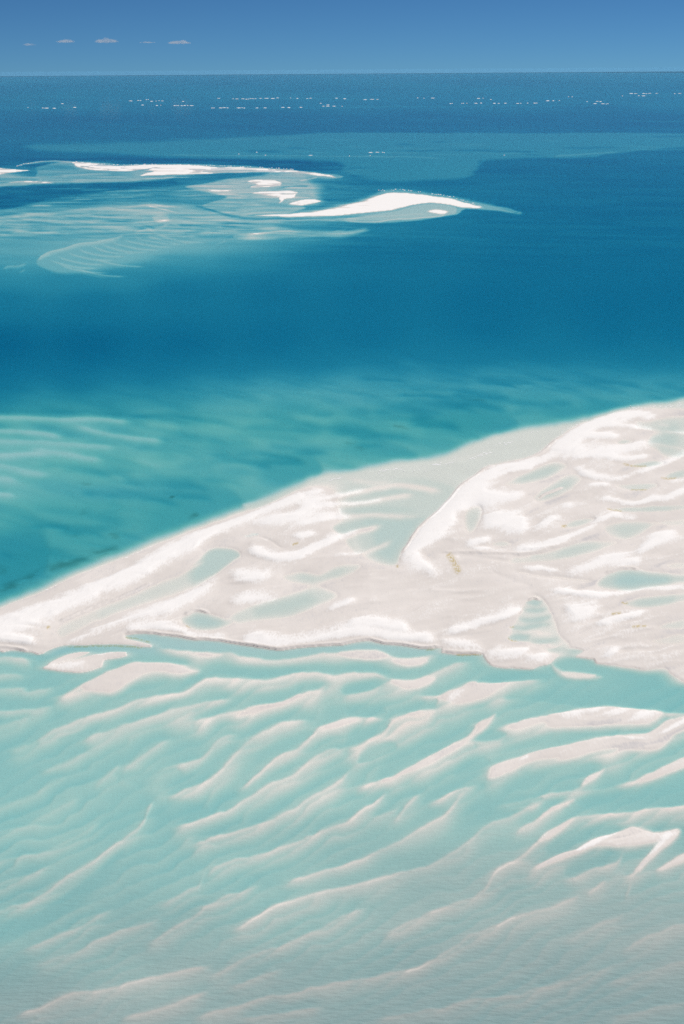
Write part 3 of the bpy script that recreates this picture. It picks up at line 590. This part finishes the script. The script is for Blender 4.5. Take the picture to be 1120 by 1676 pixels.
DRYS = [('397,912 417,907 442,915 480,915 505,907 530,895 560,880 600,866', 9, 8), ('467,882 500,879 530,874', 4, 3), ('480,862 530,852 590,845', 4, 4), ('480,836 530,818 580,808 610,802', 5, 5), ('480,840 530,828 592,824 640,816', 3, 4), ('540,912 580,908 605,900', 3, 3),
 ('200,1034 240,1030 280,1032 317,1042 350,1046 380,1049', 8, 3), ('385,1050 430,1054 460,1058 492,1053 530,1046 570,1040 605,1040 640,1046 690,1050 722,1052', 12, 5), ('722,1040 765,1030 815,1017 850,1002 860,985', 7, 4), ('525,1005 545,996 590,980', 4, 5), ('-6,1050 30,1053 70,1058', 8, 4), ('140,1073 175,1069 195,1070', 3, 4),
 ('560,1030 600,1025 640,1030 680,1036', 10, 5),
 ('985,682 1040,680 1085,686', 4, 4), ('970,697 1020,698 1085,706', 4, 4), ('945,716 985,714 1025,718', 6, 5), ('1085,706 1126,708', 2, 3), ('925,750 980,747 1020,752 1078,746', 4, 4), ('932,760 957,777 980,785 1015,785 1040,775 1080,762 1126,742', 6, 4), ('950,795 990,796 1010,800', 3, 4),
 ('972,825 995,820 1035,826 1065,819 1090,817 1126,804', 4, 5), ('872,838 902,820', 4, 4), ('912,833 945,824', 5, 5), ('1085,792 1126,786', 3, 4), ('836,899 865,902 915,887 952,870 980,855 1002,845 1022,849 1055,847', 5, 4), ('872,868 922,845', 4, 4), ('845,931 890,932 925,940', 3, 4),
 ('898,970 940,974 980,977 1010,972 1040,966 1077,964 1126,962', 5, 4), ('968,1026 1015,1017 1068,1000', 4, 5), ('978,1081 1015,1067 1020,1060', 5, 4), ('755,898 780,890 815,880', 4, 4), ('760,897 795,902 840,900', 3, 3), ('1000,1006 1020,1002', 3, 3), ('1080,712 1060,718', 2, 3),
 ('840,1248 877,1233', 3, 4), ('1012,1208 1065,1208 1102,1190 1126,1178', 3, 5), ('930,1398 978,1376 1030,1356', 3, 5), ('1056,1410 1090,1374 1112,1358', 5, 5), ('820,1255 845,1243', 3, 3), ('880,1377 910,1357', 2, 2), ('790,1196 806,1176', 2, 3), ('690,1254 725,1234', 2, 2),
 ('630,318 677,320 720,326 770,335', 2.5, 5), ('410,299 440,298 456,302', 2, 4), ('440,316 480,314 470,326', 2, 4), ('480,333 510,328 520,329', 2, 3), ('130,269 250,273 320,273 400,278 480,280', 2, 5), ('430,353 505,350 585,345 650,338', 3, 3), ('704,347 728,347', 2, 2)]
for s_, a_, b_ in DRYS:
    vs_ = P(s_)[0][1] > 500
    dry.stroke(s_, 1.0, (a_ * 1.9 + 3) if vs_ else a_ + 1, (b_ * .45 + 2) if vs_ else b_, 24, .9, 1.0, 'max')
dry.stroke('659,914 668,900 682,880 700,858 735,820 765,794 800,773 850,758 895,743 930,713 965,692 1010,680', 1.15, 5, 17, 10, 1.0, 1.0, 'max')
dry.stroke('-6,1028 60,1004 140,974 200,944 260,914 300,892 350,870 400,850 450,829 500,810', 1.1, 9, 9, 10, .8, 1.0, 'max')
dryA = blur(dry.F, 1) + landm * ((.16 + .12 * eb_) * sstep((swell - .42) / .5) - .12 - (.12 + .36 * eb_) * sstep((.35 - swell) / .6) + .2 * swell2 + .22 * (1 - damp)) - .3 * damp * landm * sstep((1085 - V) / 20) + .9 * (V < 400) * sstep((.02 - D.F) / .1)

# ------------------------------------------------------------------ growths: golden algae at the waterline, sea grass in the deep edge
alg = Layer(np.zeros_like(D.F))
for s_, w_ in (('732,906 738,914 745,924 751,942', 9), ('1018,759 1040,762 1060,762', 2.5), ('1080,783 1110,782', 2.5), ('834,1027 845,1026', 2), ('832,1042 840,1048 850,1048', 2), ('205,1043 225,1046 248,1052', 2), ('110,1057 175,1056 235,1060', 1.6), ('918,864 930,860', 4), ('1015,986 1030,988', 3), ('1000,1008 1020,1006', 4), ('1035,1030 1062,1026', 4),
               ('1030,801 1060,801', 2), ('300,1024 312,1029', 2), ('475,893 490,889', 2.5), ('990,834 1020,837', 2), ('745,1070 788,1071', 1.5), ('696,1063 715,1063', 1.5), ('648,922 655,930', 4), ('75,1030 85,1028', 4)):
    alg.stroke(s_, 1.0, w_, w_, 4, .8)
weed = Layer(np.zeros_like(D.F))
for s_, w_, a_ in (('-6,965 32,950 75,932 112,920 155,906 200,892', 12, .55), ('-6,930 20,925', 12, .5), ('105,868 120,866 130,880', 12, .5), ('125,830 145,840', 8, .5), ('275,815 292,810', 4, .8), ('480,750 496,748', 4, .7), ('300,845 330,840', 8, .5), ('205,855 215,853', 5, .5), ('215,865 240,850', 9, .35), ('95,774 103,774', 2, .7), ('640,692 660,697 675,702', 4, .5), ('130,782 160,796', 8, .4), ('175,868 200,880', 10, .35), ('560,720 600,735', 8, .25), ('760,650 800,655', 6, .25)):
    weed.stroke(s_, 1.0, w_, w_, 10, a_)
# ------------------------------------------------------------------ materials
def mat(name):
    m = bpy.data.materials.new(name); m.use_nodes = True
    m.node_tree.nodes.clear()
    return m, m.node_tree.nodes, m.node_tree.links
def nd(N, t, **k):
    n = N.new(t)
    for a, b in k.items():
        if a.startswith('i_'):
            n.inputs[int(a[2:])].default_value = b
        else:
            setattr(n, a, b)
    return n

KR = 0.60
ABS = (KR * 0.82, KR * 0.236, KR * 0.124)

sand, N, L = mat('sand')
out = nd(N, 'ShaderNodeOutputMaterial'); bs = nd(N, 'ShaderNodeBsdfPrincipled')
bs.inputs['Roughness'].default_value = 0.85; bs.inputs['Specular IOR Level'].default_value = 0.15
L.new(bs.outputs[0], out.inputs[0])
geo = nd(N, 'ShaderNodeNewGeometry')
def noise(scale, detail=3, vec=None, sx=None):
    n = nd(N, 'ShaderNodeTexNoise'); n.inputs['Scale'].default_value = scale; n.inputs['Detail'].default_value = detail
    if sx:
        mp = nd(N, 'ShaderNodeMapping'); mp.inputs['Scale'].default_value = sx[:3]
        if len(sx) > 3: mp.inputs['Rotation'].default_value = (0, 0, sx[3])
        L.new(geo.outputs['Position'], mp.inputs[0]); L.new(mp.outputs[0], n.inputs['Vector'])
    else:
        L.new(geo.outputs['Position'], n.inputs['Vector'])
    return n.outputs['Fac']
def math_(op, a, b, clamp=False):
    m = nd(N, 'ShaderNodeMath', operation=op); m.use_clamp = clamp
    for i, x in enumerate((a, b)):
        if isinstance(x, (int, float)): m.inputs[i].default_value = x
        else: L.new(x, m.inputs[i])
    return m.outputs[0]
def ramp(x, a, b):
    r = nd(N, 'ShaderNodeMapRange', interpolation_type='SMOOTHSTEP'); r.inputs[1].default_value = a; r.inputs[2].default_value = b
    L.new(x, r.inputs[0]); return r.outputs[0]
def mixc(f, a, b):
    m = nd(N, 'ShaderNodeMix', data_type='RGBA')
    if isinstance(f, (int, float)): m.inputs[0].default_value = f
    else: L.new(f, m.inputs[0])
    for i, x in ((6, a), (7, b)):
        if isinstance(x, tuple): m.inputs[i].default_value = x + (1,)
        else: L.new(x, m.inputs[i])
    return m.outputs[2]
def attr(n):
    a = nd(N, 'ShaderNodeAttribute', attribute_name=n); return a.outputs['Fac']
WET, DRY = (0.63, 0.585, 0.56), (0.88, 0.865, 0.855)
n1 = noise(1.0, 4, sx=(.30, .08, 1)); n2 = noise(1.0, 3, sx=(1.1, .28, 1)); n3 = noise(.02, 3)
d0 = math_('ADD', attr('dry'), math_('MULTIPLY', math_('SUBTRACT', n1, .5), .55))
d0 = math_('ADD', d0, math_('MULTIPLY', math_('SUBTRACT', n2, .5), 1.1))
dfac = ramp(d0, .15, .85)
wetc = mixc(ramp(n3, .35, .65), (0.69, 0.65, 0.62), (0.745, 0.705, 0.675))
wetc = mixc(math_('MULTIPLY', ramp(n2, .55, .75), .14), wetc, (.50, .465, .44))
wetc = mixc(ramp(d0, -.75, .05), (.575, .56, .565), wetc)
c = mixc(dfac, wetc, DRY)
c = mixc(math_('MULTIPLY', ramp(n2, .58, .72), math_('MULTIPLY', dfac, .22)), c, (.66, .62, .58))
c = mixc(math_('MULTIPLY', attr('submerged'), .9), c, (.63, .60, .555))
c = mixc(math_('MULTIPLY', attr('film'), .8), c, (.50, .61, .485))
c = mixc(math_('MULTIPLY', attr('vignette'), .85), c, (.345, .35, .345))  # greys the near bed to paint in the vignette darkening
af = math_('MULTIPLY', attr('algae'), ramp(n2, .36, .56))
c = mixc(math_('MULTIPLY', af, .95), c, (.46, .36, .12))
wf = math_('MULTIPLY', attr('weed'), ramp(noise(1.0, 4, sx=(.06, .05, 1)), .38, .62))
c = mixc(math_('MULTIPLY', wf, .75), c, (.10, .14, .07))
L.new(c, bs.inputs['Base Color'])
bp = nd(N, 'ShaderNodeBump'); bp.inputs['Strength'].default_value = .35; bp.inputs['Distance'].default_value = .25
rip = math_('MULTIPLY', noise(1.0, 2, sx=(.2, .55, 1, math.radians(-6))), math_('MULTIPLY', attr('submerged'), math_('ADD', math_('MULTIPLY', attr('vignette'), 4.0), .8)))
L.new(math_('ADD', rip, math_('ADD', n1, math_('MULTIPLY', n2, .5))), bp.inputs['Height']); L.new(bp.outputs[0], bs.inputs['Normal'])

water, N, L = mat('sea_water')
out = nd(N, 'ShaderNodeOutputMaterial')
geo = nd(N, 'ShaderNodeNewGeometry')
tr = nd(N, 'ShaderNodeBsdfTransparent'); gl = nd(N, 'ShaderNodeBsdfGlossy'); gl.inputs['Roughness'].default_value = .03
mx = nd(N, 'ShaderNodeMixShader'); fr = nd(N, 'ShaderNodeFresnel'); fr.inputs[0].default_value = 1.33
wv = noise(1.0, 2, sx=(.28, .80, 1, math.radians(8))); wv2 = noise(1.0, 2, sx=(.05, .16, 1, math.radians(-12)))
wv3 = noise(1.0, 2, sx=(.012, .035, 1, math.radians(5)))
hgt = math_('ADD', math_('MULTIPLY', wv, .55), math_('ADD', math_('MULTIPLY', wv2, .3), math_('MULTIPLY', wv3, .3)))
bp = nd(N, 'ShaderNodeBump'); bp.inputs['Strength'].default_value = 1.0; bp.inputs['Distance'].default_value = .03
L.new(hgt, bp.inputs['Height']); L.new(bp.outputs[0], gl.inputs['Normal']); pass
L.new(math_('MINIMUM', math_('POWER', fr.outputs[0], 3.0), .45), mx.inputs[0])
L.new(tr.outputs[0], mx.inputs[1]); L.new(gl.outputs[0], mx.inputs[2]); L.new(mx.outputs[0], out.inputs[0])
va = nd(N, 'ShaderNodeVolumeAbsorption')
va.inputs['Density'].default_value = KR
va.inputs['Color'].default_value = (1 - ABS[0] / KR, 1 - ABS[1] / KR, 1 - ABS[2] / KR, 1)
L.new(va.outputs[0], out.inputs['Volume'])

foam, N, L = mat('foam')
out = nd(N, 'ShaderNodeOutputMaterial'); geo = nd(N, 'ShaderNodeNewGeometry')
bs = nd(N, 'ShaderNodeBsdfPrincipled'); bs.inputs['Roughness'].default_value = .9; bs.inputs['Specular IOR Level'].default_value = .2
fo = noise(.4, 4)
L.new(mixc(ramp(fo, .3, .7), (.78, .80, .82), (.90, .91, .92)), bs.inputs['Base Color']); L.new(bs.outputs[0], out.inputs[0])

vapour, N, L = mat('cloud_vapour')
out = nd(N, 'ShaderNodeOutputMaterial')
pv = nd(N, 'ShaderNodeVolumePrincipled'); pv.inputs['Color'].default_value = (.95, .95, .96, 1); pv.inputs['Density'].default_value = .0006
pv.inputs['Anisotropy'].default_value = 0.35
L.new(pv.outputs[0], out.inputs['Volume'])

# ------------------------------------------------------------------ the sea bed and the sandbanks (one relief, cut along the tide line)
TMAX = 99000.0
def ground_lim(u, v):
    x, y, s = ground(u, v)
    k = np.minimum(1.0, TMAX / np.maximum(np.hypot(x, y), 1e-6))
    return x * k, y * k, s * k

gx = np.array([8, 20, 36, 56, 82, 116, 160, 220, 300, 410, 560, 760, 1050, 1500, 2200, 3400, 5500, 8000], float)
ue = np.concatenate([us[0] - gx[::-1], us, us[-1] + gx])
ge = np.array([4, 10, 18, 28, 42, 60, 84, 116, 160, 220, 300, 420, 580, 800, 1100, 1500], float)
ve = np.concatenate([vs, vs[-1] + ge])
def refl(x, lo, hi):
    p = hi - lo
    y = np.mod(x - lo, 2 * p)
    return lo + np.where(y > p, 2 * p - y, y)
ju = np.clip(np.searchsorted(us, refl(ue, us[0], us[-1])), 0, NC - 1)
vr = np.where(ve > vs[-1], 2 * vs[-1] - ve, ve)[:, None]
left = np.clip(-ue, 0, 330)[None]                      # west of the view the bank goes on trending towards the viewer
vr = vr - .9 * left * sstep((vr - 640) / 220)
iv = np.clip(np.searchsorted(vs, vr.ravel()), 0, NR - 1).reshape(vr.shape)
ju = np.broadcast_to(ju[None], iv.shape)
DF = D.F[iv, ju]; DR = np.clip(dryA[iv, ju], -1, 1.2); LM = (landm * (1 - .92 * np.clip(damp * 1.6, 0, 1)))[iv, ju]; SW = (swell + .6 * swell2)[iv, ju]; AL = alg.F[iv, ju]; WE = weed.F[iv, ju]
UE, VE = np.meshgrid(ue, ve)
VG = sstep((VE - 1260 + .10 * (UE - 560) + 90 * fbm(UE / 240, VE / 90, 77, 3)) / 460) * sstep((DF + .1) / .25)   # lens vignette towards the near edge, painted into the bed colour
FI = sstep((DF - .9) / 1.2) * sstep((VE - 600) / 100) * sstep((1020 - VE) / 20) * np.clip(.9 + .4 * fbm(UE / 120, VE / 50, 79, 3), 0, 1)   # thin algal film on the sheltered bed
FI = np.maximum(FI, .42 * sstep((DF - .25) / .6) * sstep((VE - 1055) / 30))
SU = sstep((DF + .06) / .45)
X, Y, S = ground_lim(UE, VE)
sinv = CAM_H / np.maximum(S, CAM_H)
Gp = 1 / sinv + 1 / math.sin(SUN_EL)
Z = np.where(DF > 0, -DF / (KR * Gp), -DF * 1.5)
Z = Z + LM * (np.clip(DR, 0, 1) * 1.15 + .35 * np.clip(SW, -1, 1)) * sstep((.02 - DF) / .1)
Z = np.where((DF <= 0), Z + .05 * fbm(X / 9, Y / 14, 71, 3) * sstep(-DF / .1), Z)
co_ = np.stack([X, Y, Z], -1).astype(np.float32)
# normals of the whole relief
du = np.gradient(co_, axis=1); dv = np.gradient(co_, axis=0)
nrm = np.cross(du, -dv); nrm /= np.maximum(np.linalg.norm(nrm, axis=-1, keepdims=True), 1e-9)
nrm = np.where(nrm[..., 2:3] < 0, -nrm, nrm).astype(np.float32)
R_, C_ = X.shape
idx = np.arange(R_ * C_).reshape(R_, C_)
quad = np.stack([idx[1:, :-1], idx[1:, 1:], idx[:-1, 1:], idx[:-1, :-1]], -1).reshape(-1, 4)
Dq = np.maximum.reduce([DF[1:, :-1], DF[1:, 1:], DF[:-1, 1:], DF[:-1, :-1]]).ravel()
Dm = np.minimum.reduce([DF[1:, :-1], DF[1:, 1:], DF[:-1, 1:], DF[:-1, :-1]]).ravel()
Uq = (UE[1:, :-1] + .7).ravel(); Vq = (VE[1:, :-1] - .7).ravel()
inside = (Uq > -2) & (Uq < 1122)
kind = np.zeros(len(quad), int)
def blob_fill(mask2, n):
    for _ in range(n):
        m = mask2.copy()
        m[1:] |= mask2[:-1]; m[:-1] |= mask2[1:]; m[:, 1:] |= mask2[:, :-1]; m[:, :-1] |= mask2[:, 1:]
        mask2 = m
    return mask2
lowline = np.interp(Uq, *np.array(P('0,1070 60,1078 110,1060 240,1064 320,1055 440,1068 600,1056 720,1066 790,1074 825,1098 870,1100 915,1090 940,1080 1000,1096 1060,1105 1120,1128')).T)
upline = np.interp(Uq, *np.array(P('0,985 250,875 450,808 540,775 700,745 860,700 1000,672 1120,655')).T)
edge = np.interp(Vq, [640, 700, 760, 800, 860, 905, 930, 985, 1000, 1030, 1060, 1100], [1000, 925, 790, 745, 690, 655, 690, 780, 862, 842, 905, 935])
nb = inside & (Dm < .6) & (Vq < lowline) & (Vq > upline)
kind[nb & (Uq < edge)] = 1
kind[nb & (Uq >= edge)] = 2
kind[inside & (Dm < .5) & (Vq < 400) & (Vq > 258)] = 3

def relief(name, sel, label=None):
    f = quad[sel]
    used, inv = np.unique(f, return_inverse=True)
    f = inv.reshape(-1, 4)
    me = bpy.data.meshes.new(name)
    me.vertices.add(len(used)); me.loops.add(f.size); me.polygons.add(len(f))
    me.vertices.foreach_set('co', co_.reshape(-1, 3)[used].ravel())
    me.loops.foreach_set('vertex_index', f.ravel().astype(np.int32))
    me.polygons.foreach_set('loop_start', (np.arange(len(f)) * 4).astype(np.int32))
    me.polygons.foreach_set('use_smooth', np.ones(len(f), bool))
    for an, ar in (('dry', DR), ('algae', AL), ('weed', WE), ('vignette', VG), ('submerged', SU), ('film', FI)):
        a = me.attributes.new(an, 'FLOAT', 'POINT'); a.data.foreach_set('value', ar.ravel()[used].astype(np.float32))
    me.update(calc_edges=True)
    me.normals_split_custom_set_from_vertices(nrm.reshape(-1, 3)[used])
    me.materials.append(sand)
    o = bpy.data.objects.new(name, me); col.objects.link(o)
    o['kind'] = 'structure'
    if label: o['label'] = label
    return o
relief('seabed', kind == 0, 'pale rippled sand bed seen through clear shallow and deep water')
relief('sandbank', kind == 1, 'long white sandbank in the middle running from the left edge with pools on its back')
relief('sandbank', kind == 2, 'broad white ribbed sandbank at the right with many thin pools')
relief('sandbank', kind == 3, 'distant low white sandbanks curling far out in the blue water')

# ------------------------------------------------------------------ the sea: a closed body of clear absorbing water, flat top at z = 0
TMAX = 112000.0
wu = np.concatenate([-gx[::-1] * 1.1, np.linspace(0, 1120, 29), 1120 + gx * 1.1])
wv_ = np.concatenate([np.linspace(112, 140, 15), np.linspace(144, 460, 50), np.linspace(480, 1680, 50), 1680 + ge * 1.1])
A, B = np.meshgrid(wu, wv_)
wx, wy, _ = ground_lim(A, B)
r, c_ = A.shape
top = np.stack([wx, wy, np.zeros_like(wx)], -1).reshape(-1, 3)
bot = top.copy(); bot[:, 2] = -45.0
wi = np.arange(r * c_).reshape(r, c_)
fq = np.stack([wi[1:, :-1], wi[1:, 1:], wi[:-1, 1:], wi[:-1, :-1]], -1).reshape(-1, 4)
rim = np.concatenate([wi[0, :-1], wi[:-1, -1], wi[-1, :0:-1], wi[:0:-1, 0]])
rn = np.roll(rim, -1); K = r * c_
side = np.stack([rim, rn, rn + K, rim + K], -1)
faces = np.concatenate([fq, fq[:, ::-1] + K, side])
me = bpy.data.meshes.new('sea')
me.from_pydata(np.concatenate([top, bot]).tolist(), [], faces.tolist())
me.update(); me.materials.append(water)
sea = bpy.data.objects.new('sea', me); col.objects.link(sea); sea['kind'] = 'structure'
sea['label'] = 'clear turquoise to deep blue sea reaching the horizon'

# ------------------------------------------------------------------ breaking waves, foam, clouds
def gp(u, v):
    a, b, s = ground(np.array([float(u)]), np.array([float(v)]))
    return float(a[0]), float(b[0]), float(s[0])
def foam_mesh(bm, u, v, wpx, hpx, hz, rnd, org=(0, 0, 0), n=10):
    ring = []; inner = []
    for k in range(n):
        a = 2 * math.pi * k / n
        q = rnd.uniform(.75, 1.2)
        x, y, _ = gp(u + .5 * wpx * math.cos(a) * q, v + .5 * hpx * math.sin(a) * q)
        ring.append(bm.verts.new((x - org[0], y - org[1], .012 if hz < .5 else .1)))
        q *= rnd.uniform(.45, .65)
        x, y, _ = gp(u + .5 * wpx * math.cos(a) * q, v + .5 * hpx * math.sin(a) * q)
        inner.append(bm.verts.new((x - org[0], y - org[1], hz * rnd.uniform(.6, 1.1))))
    x, y, _ = gp(u, v)
    cv = bm.verts.new((x - org[0], y - org[1], hz * 1.1))
    for k in range(n):
        j = (k + 1) % n
        bm.faces.new((ring[k], ring[j], inner[j], inner[k])); bm.faces.new((inner[k], inner[j], cv))
def finish(bm, name, m):
    bmesh.ops.recalc_face_normals(bm, faces=bm.faces)
    me = bpy.data.meshes.new(name); bm.to_mesh(me); bm.free()
    for p in me.polygons: p.use_smooth = True
    me.materials.append(m)
    o = bpy.data.objects.new(name, me); col.objects.link(o)
    return o
def ordinal(n):
    return ('first', 'second', 'third', 'fourth', 'fifth', 'sixth', 'seventh', 'eighth', 'ninth', 'tenth')[n - 1] if n <= 10 else '%d%s' % (n, 'th' if 10 < n % 100 < 20 else {1: 'st', 2: 'nd', 3: 'rd'}.get(n % 10, 'th'))
BREAK = [('on the far left of the outer surf', 'white breaker in the far left surf rows', '72,93,169 100,113,170 45,47,176 64,92,177 120,126,176'),
 ('in the scattered surf left of centre', 'white breaker in the scattered surf left of centre', '211,218,165 224,231,164.5 238,243,163 246,255,165.5 259,268,165 255,263,172.5 231,236,172 284,320,173 298,302,166'),
 ('in the upper central surf line', 'white breaker in the upper central surf line', '355,365,161 380,408,162 408,450,161.2 452,475,160.5 485,515,161 523,527,169 534,540,172 548,560,161 562,590,161.5 590,642,163'),
 ('in the lower central surf line', 'white breaker in the lower central surf line', '335,352,177 355,440,176.5 460,480,176 490,495,176 523,560,174'),
 ('in the right surf line', 'white breaker in the surf right of centre', '674,678,163.5 682,697,160.5 705,712,160.5 780,792,161 802,805,163 736,740,169.5 750,765,169 772,790,169 800,822,169 825,865,169 873,880,169 893,900,165 904,916,165 927,938,158.5 960,985,166 955,995,170'),
 ('at the far right of the outer surf', 'white breaker in the far right surf rows', '1003,1010,153.5 1018,1020,157 1030,1065,153 1040,1060,157 1072,1085,153 1095,1119,153'),
 ('over the middle shoal', 'small breaker over the shoal behind the distant sandbanks', '358,362,250.5 390,392,252 419,422,249 430,436,254 505,512,254 587,630,249.5 560,572,255.5 706,708,257 779,786,252.5 824,827,254 908,910,244.5 600,606,255')]
rnd = random.Random(5)
for gname, lab, segs in BREAK:
    made = []
    for (a, b, v) in P(segs):
        u = a
        while u < b:
            w = min(rnd.uniform(2.2, 7.5), max(b - u, 2.0))
            if rnd.random() < .7:
                vv = v + rnd.uniform(-.35, .35)
                x0, y0, s0 = gp(u + w / 2, vv)
                bm = bmesh.new()
                hp = rnd.uniform(.3, .85) if v < 200 else rnd.uniform(.4, .9)
                foam_mesh(bm, u + w / 2, vv, w, hp, 2.2 if v < 200 else 1.0, rnd, (x0, y0, 0))
                o = finish(bm, 'breaking_wave', foam)
                o.location = (x0, y0, 0)
                o['category'] = 'wave'; o['group'] = 'waves breaking ' + gname
                made.append((u + w / 2, o))
            u += w + rnd.choice((.2, .6, 1.2, 3.5))
    made.sort(key=lambda t: t[0])
    for n_, (_, o) in enumerate(made):
        o['label'] = '%s %s, counted from the left' % (ordinal(n_ + 1), lab)

bm = bmesh.new()
def dash(line, gap, wmin, wmax, hp, off=1.0, prob=1.0):
    c = catmull(P(line), False, 2.0)
    L_ = np.concatenate([[0], np.cumsum(np.hypot(*np.diff(c, axis=0).T))])
    s = 0
    while s < L_[-1]:
        w = rnd.uniform(wmin, wmax)
        if rnd.random() < prob:
            u = np.interp(s, L_, c[:, 0]); v = np.interp(s, L_, c[:, 1]) + rnd.gauss(0, off)
            foam_mesh(bm, u, v, w, hp * rnd.uniform(.6, 1.3), .05, rnd, n=7)
        s += w * .5 + rnd.uniform(0, gap)
dash('62,972 107,952 187,921 250,894 280,884 330,866 380,848 440,826', 2.5, 3, 8, .8, .5, .6)
for s_ in ('622,771 640,769', '645,768 658,767', '709,761 724,758', '730,759 742,757', '786,744 806,740', '812,728 846,722', '870,707 880,705', '540,786 560,781', '900,728 912,722', '770,752 790,744'):
    dash(s_, 2, 2, 6, 1.2, .8, .9)
dash('560,788 620,780 680,770 740,757 800,745', 14, 1.5, 4, .9, 3, .6)
dash('920,708 945,695 970,686 1000,678 1025,671 1060,666 1120,664', 3, 2, 6, 1.0, .8, .55)
dash('1030,667 1070,664 1116,660', 9, 2, 5, 1.0, 2, .7)
dash('885,738 905,722 930,703', 5, 2, 5, .8, 1, .5)
dash('620,312 660,311 700,316 740,322 790,338', 3, 1.5, 3.5, .9, .8, .6)
dash('120,264.5 187,269.5 250,269 312,270 430,274 480,277', 4, 1.5, 4, .7, .3, .6)
dash('28,272 40,268 50,266', 2, 1.5, 3, .8, .5, .7)
o = finish(bm, 'shore_foam', foam)
o['kind'] = 'stuff'; o['label'] = 'thin broken lines of white foam along the sandbank shores'; o['category'] = 'foam'

def cloud(u, v, wpx, hpx, dist, seed, label, dens=1.0):
    rr = random.Random(seed)
    x = (u - W_PX / 2) / F_PX; y = -(v - H_PX / 2) / F_PX
    d = Rm @ Vector((x, y, -1.0)); d.normalize()
    c0 = Vector((0, 0, CAM_H)) + d * dist
    k = dist / F_PX
    bm = bmesh.new()
    for i in range(16):
        t = rr.uniform(-.5, .5)
        hh = hpx * k * (1 - 1.6 * abs(t) ** 1.3) * rr.uniform(.45, .8)
        if hh <= 0: continue
        M = Matrix.Translation((t * wpx * k, rr.uniform(-.35, .35) * wpx * k, hh * .35)) @ Matrix.Diagonal((wpx * k * rr.uniform(.12, .24), wpx * k * rr.uniform(.12, .24), max(hh * .6, 15), 1))
        bmesh.ops.create_icosphere(bm, subdivisions=2, radius=1, matrix=M)
    me0 = finish(bm, 'cloud', vapour)
    rm = me0.modifiers.new('r', 'REMESH'); rm.mode = 'VOXEL'; rm.voxel_size = max(hpx * k / 9, 8)
    dg = bpy.context.evaluated_depsgraph_get()
    nm = bpy.data.meshes.new_from_object(me0.evaluated_get(dg))
    me0.modifiers.clear(); me0.data = nm
    if not nm.materials: nm.materials.append(vapour)
    me0.location = c0
    me0['label'] = label; me0['category'] = 'cloud'; me0['group'] = 'small clouds above the horizon'
    return me0
cloud(108, 69, 24, 8, 130000, 1, 'small flat white cloud second from the left above the horizon')
cloud(174, 69, 30, 10, 130000, 2, 'brightest small white cloud with a tail to its right above the horizon')
cloud(48, 74, 16, 5, 130000, 4, 'leftmost very faint wisp of cloud above the horizon')
cloud(240, 70, 22, 3, 130000, 5, 'thin flat faint cloud streak between the two brighter clouds on the right')
cloud(294, 71, 27, 9, 130000, 3, 'rightmost clear little dome shaped cloud above the horizon')

# ------------------------------------------------------------------ the air over the sea
air, N, L = mat('sea_haze')
out = nd(N, 'ShaderNodeOutputMaterial')
pv = nd(N, 'ShaderNodeVolumePrincipled'); pv.inputs['Color'].default_value = (.24, .62, 1.0, 1); pv.inputs['Density'].default_value = 3e-6
pv.inputs['Anisotropy'].default_value = 0.0
L.new(pv.outputs[0], out.inputs['Volume'])
bm = bmesh.new()
bmesh.ops.create_cube(bm, size=1.0)
for v_ in bm.verts:
    v_.co = (v_.co.x * 226000, v_.co.y * 226000, 300.6 if v_.co.z > 0 else -47.0)
me = bpy.data.meshes.new('haze'); bm.to_mesh(me); bm.free(); me.materials.append(air)
hz = bpy.data.objects.new('haze', me); col.objects.link(hz); hz['kind'] = 'stuff'; hz['label'] = 'thin blue sea haze over the whole water'; hz['category'] = 'haze'
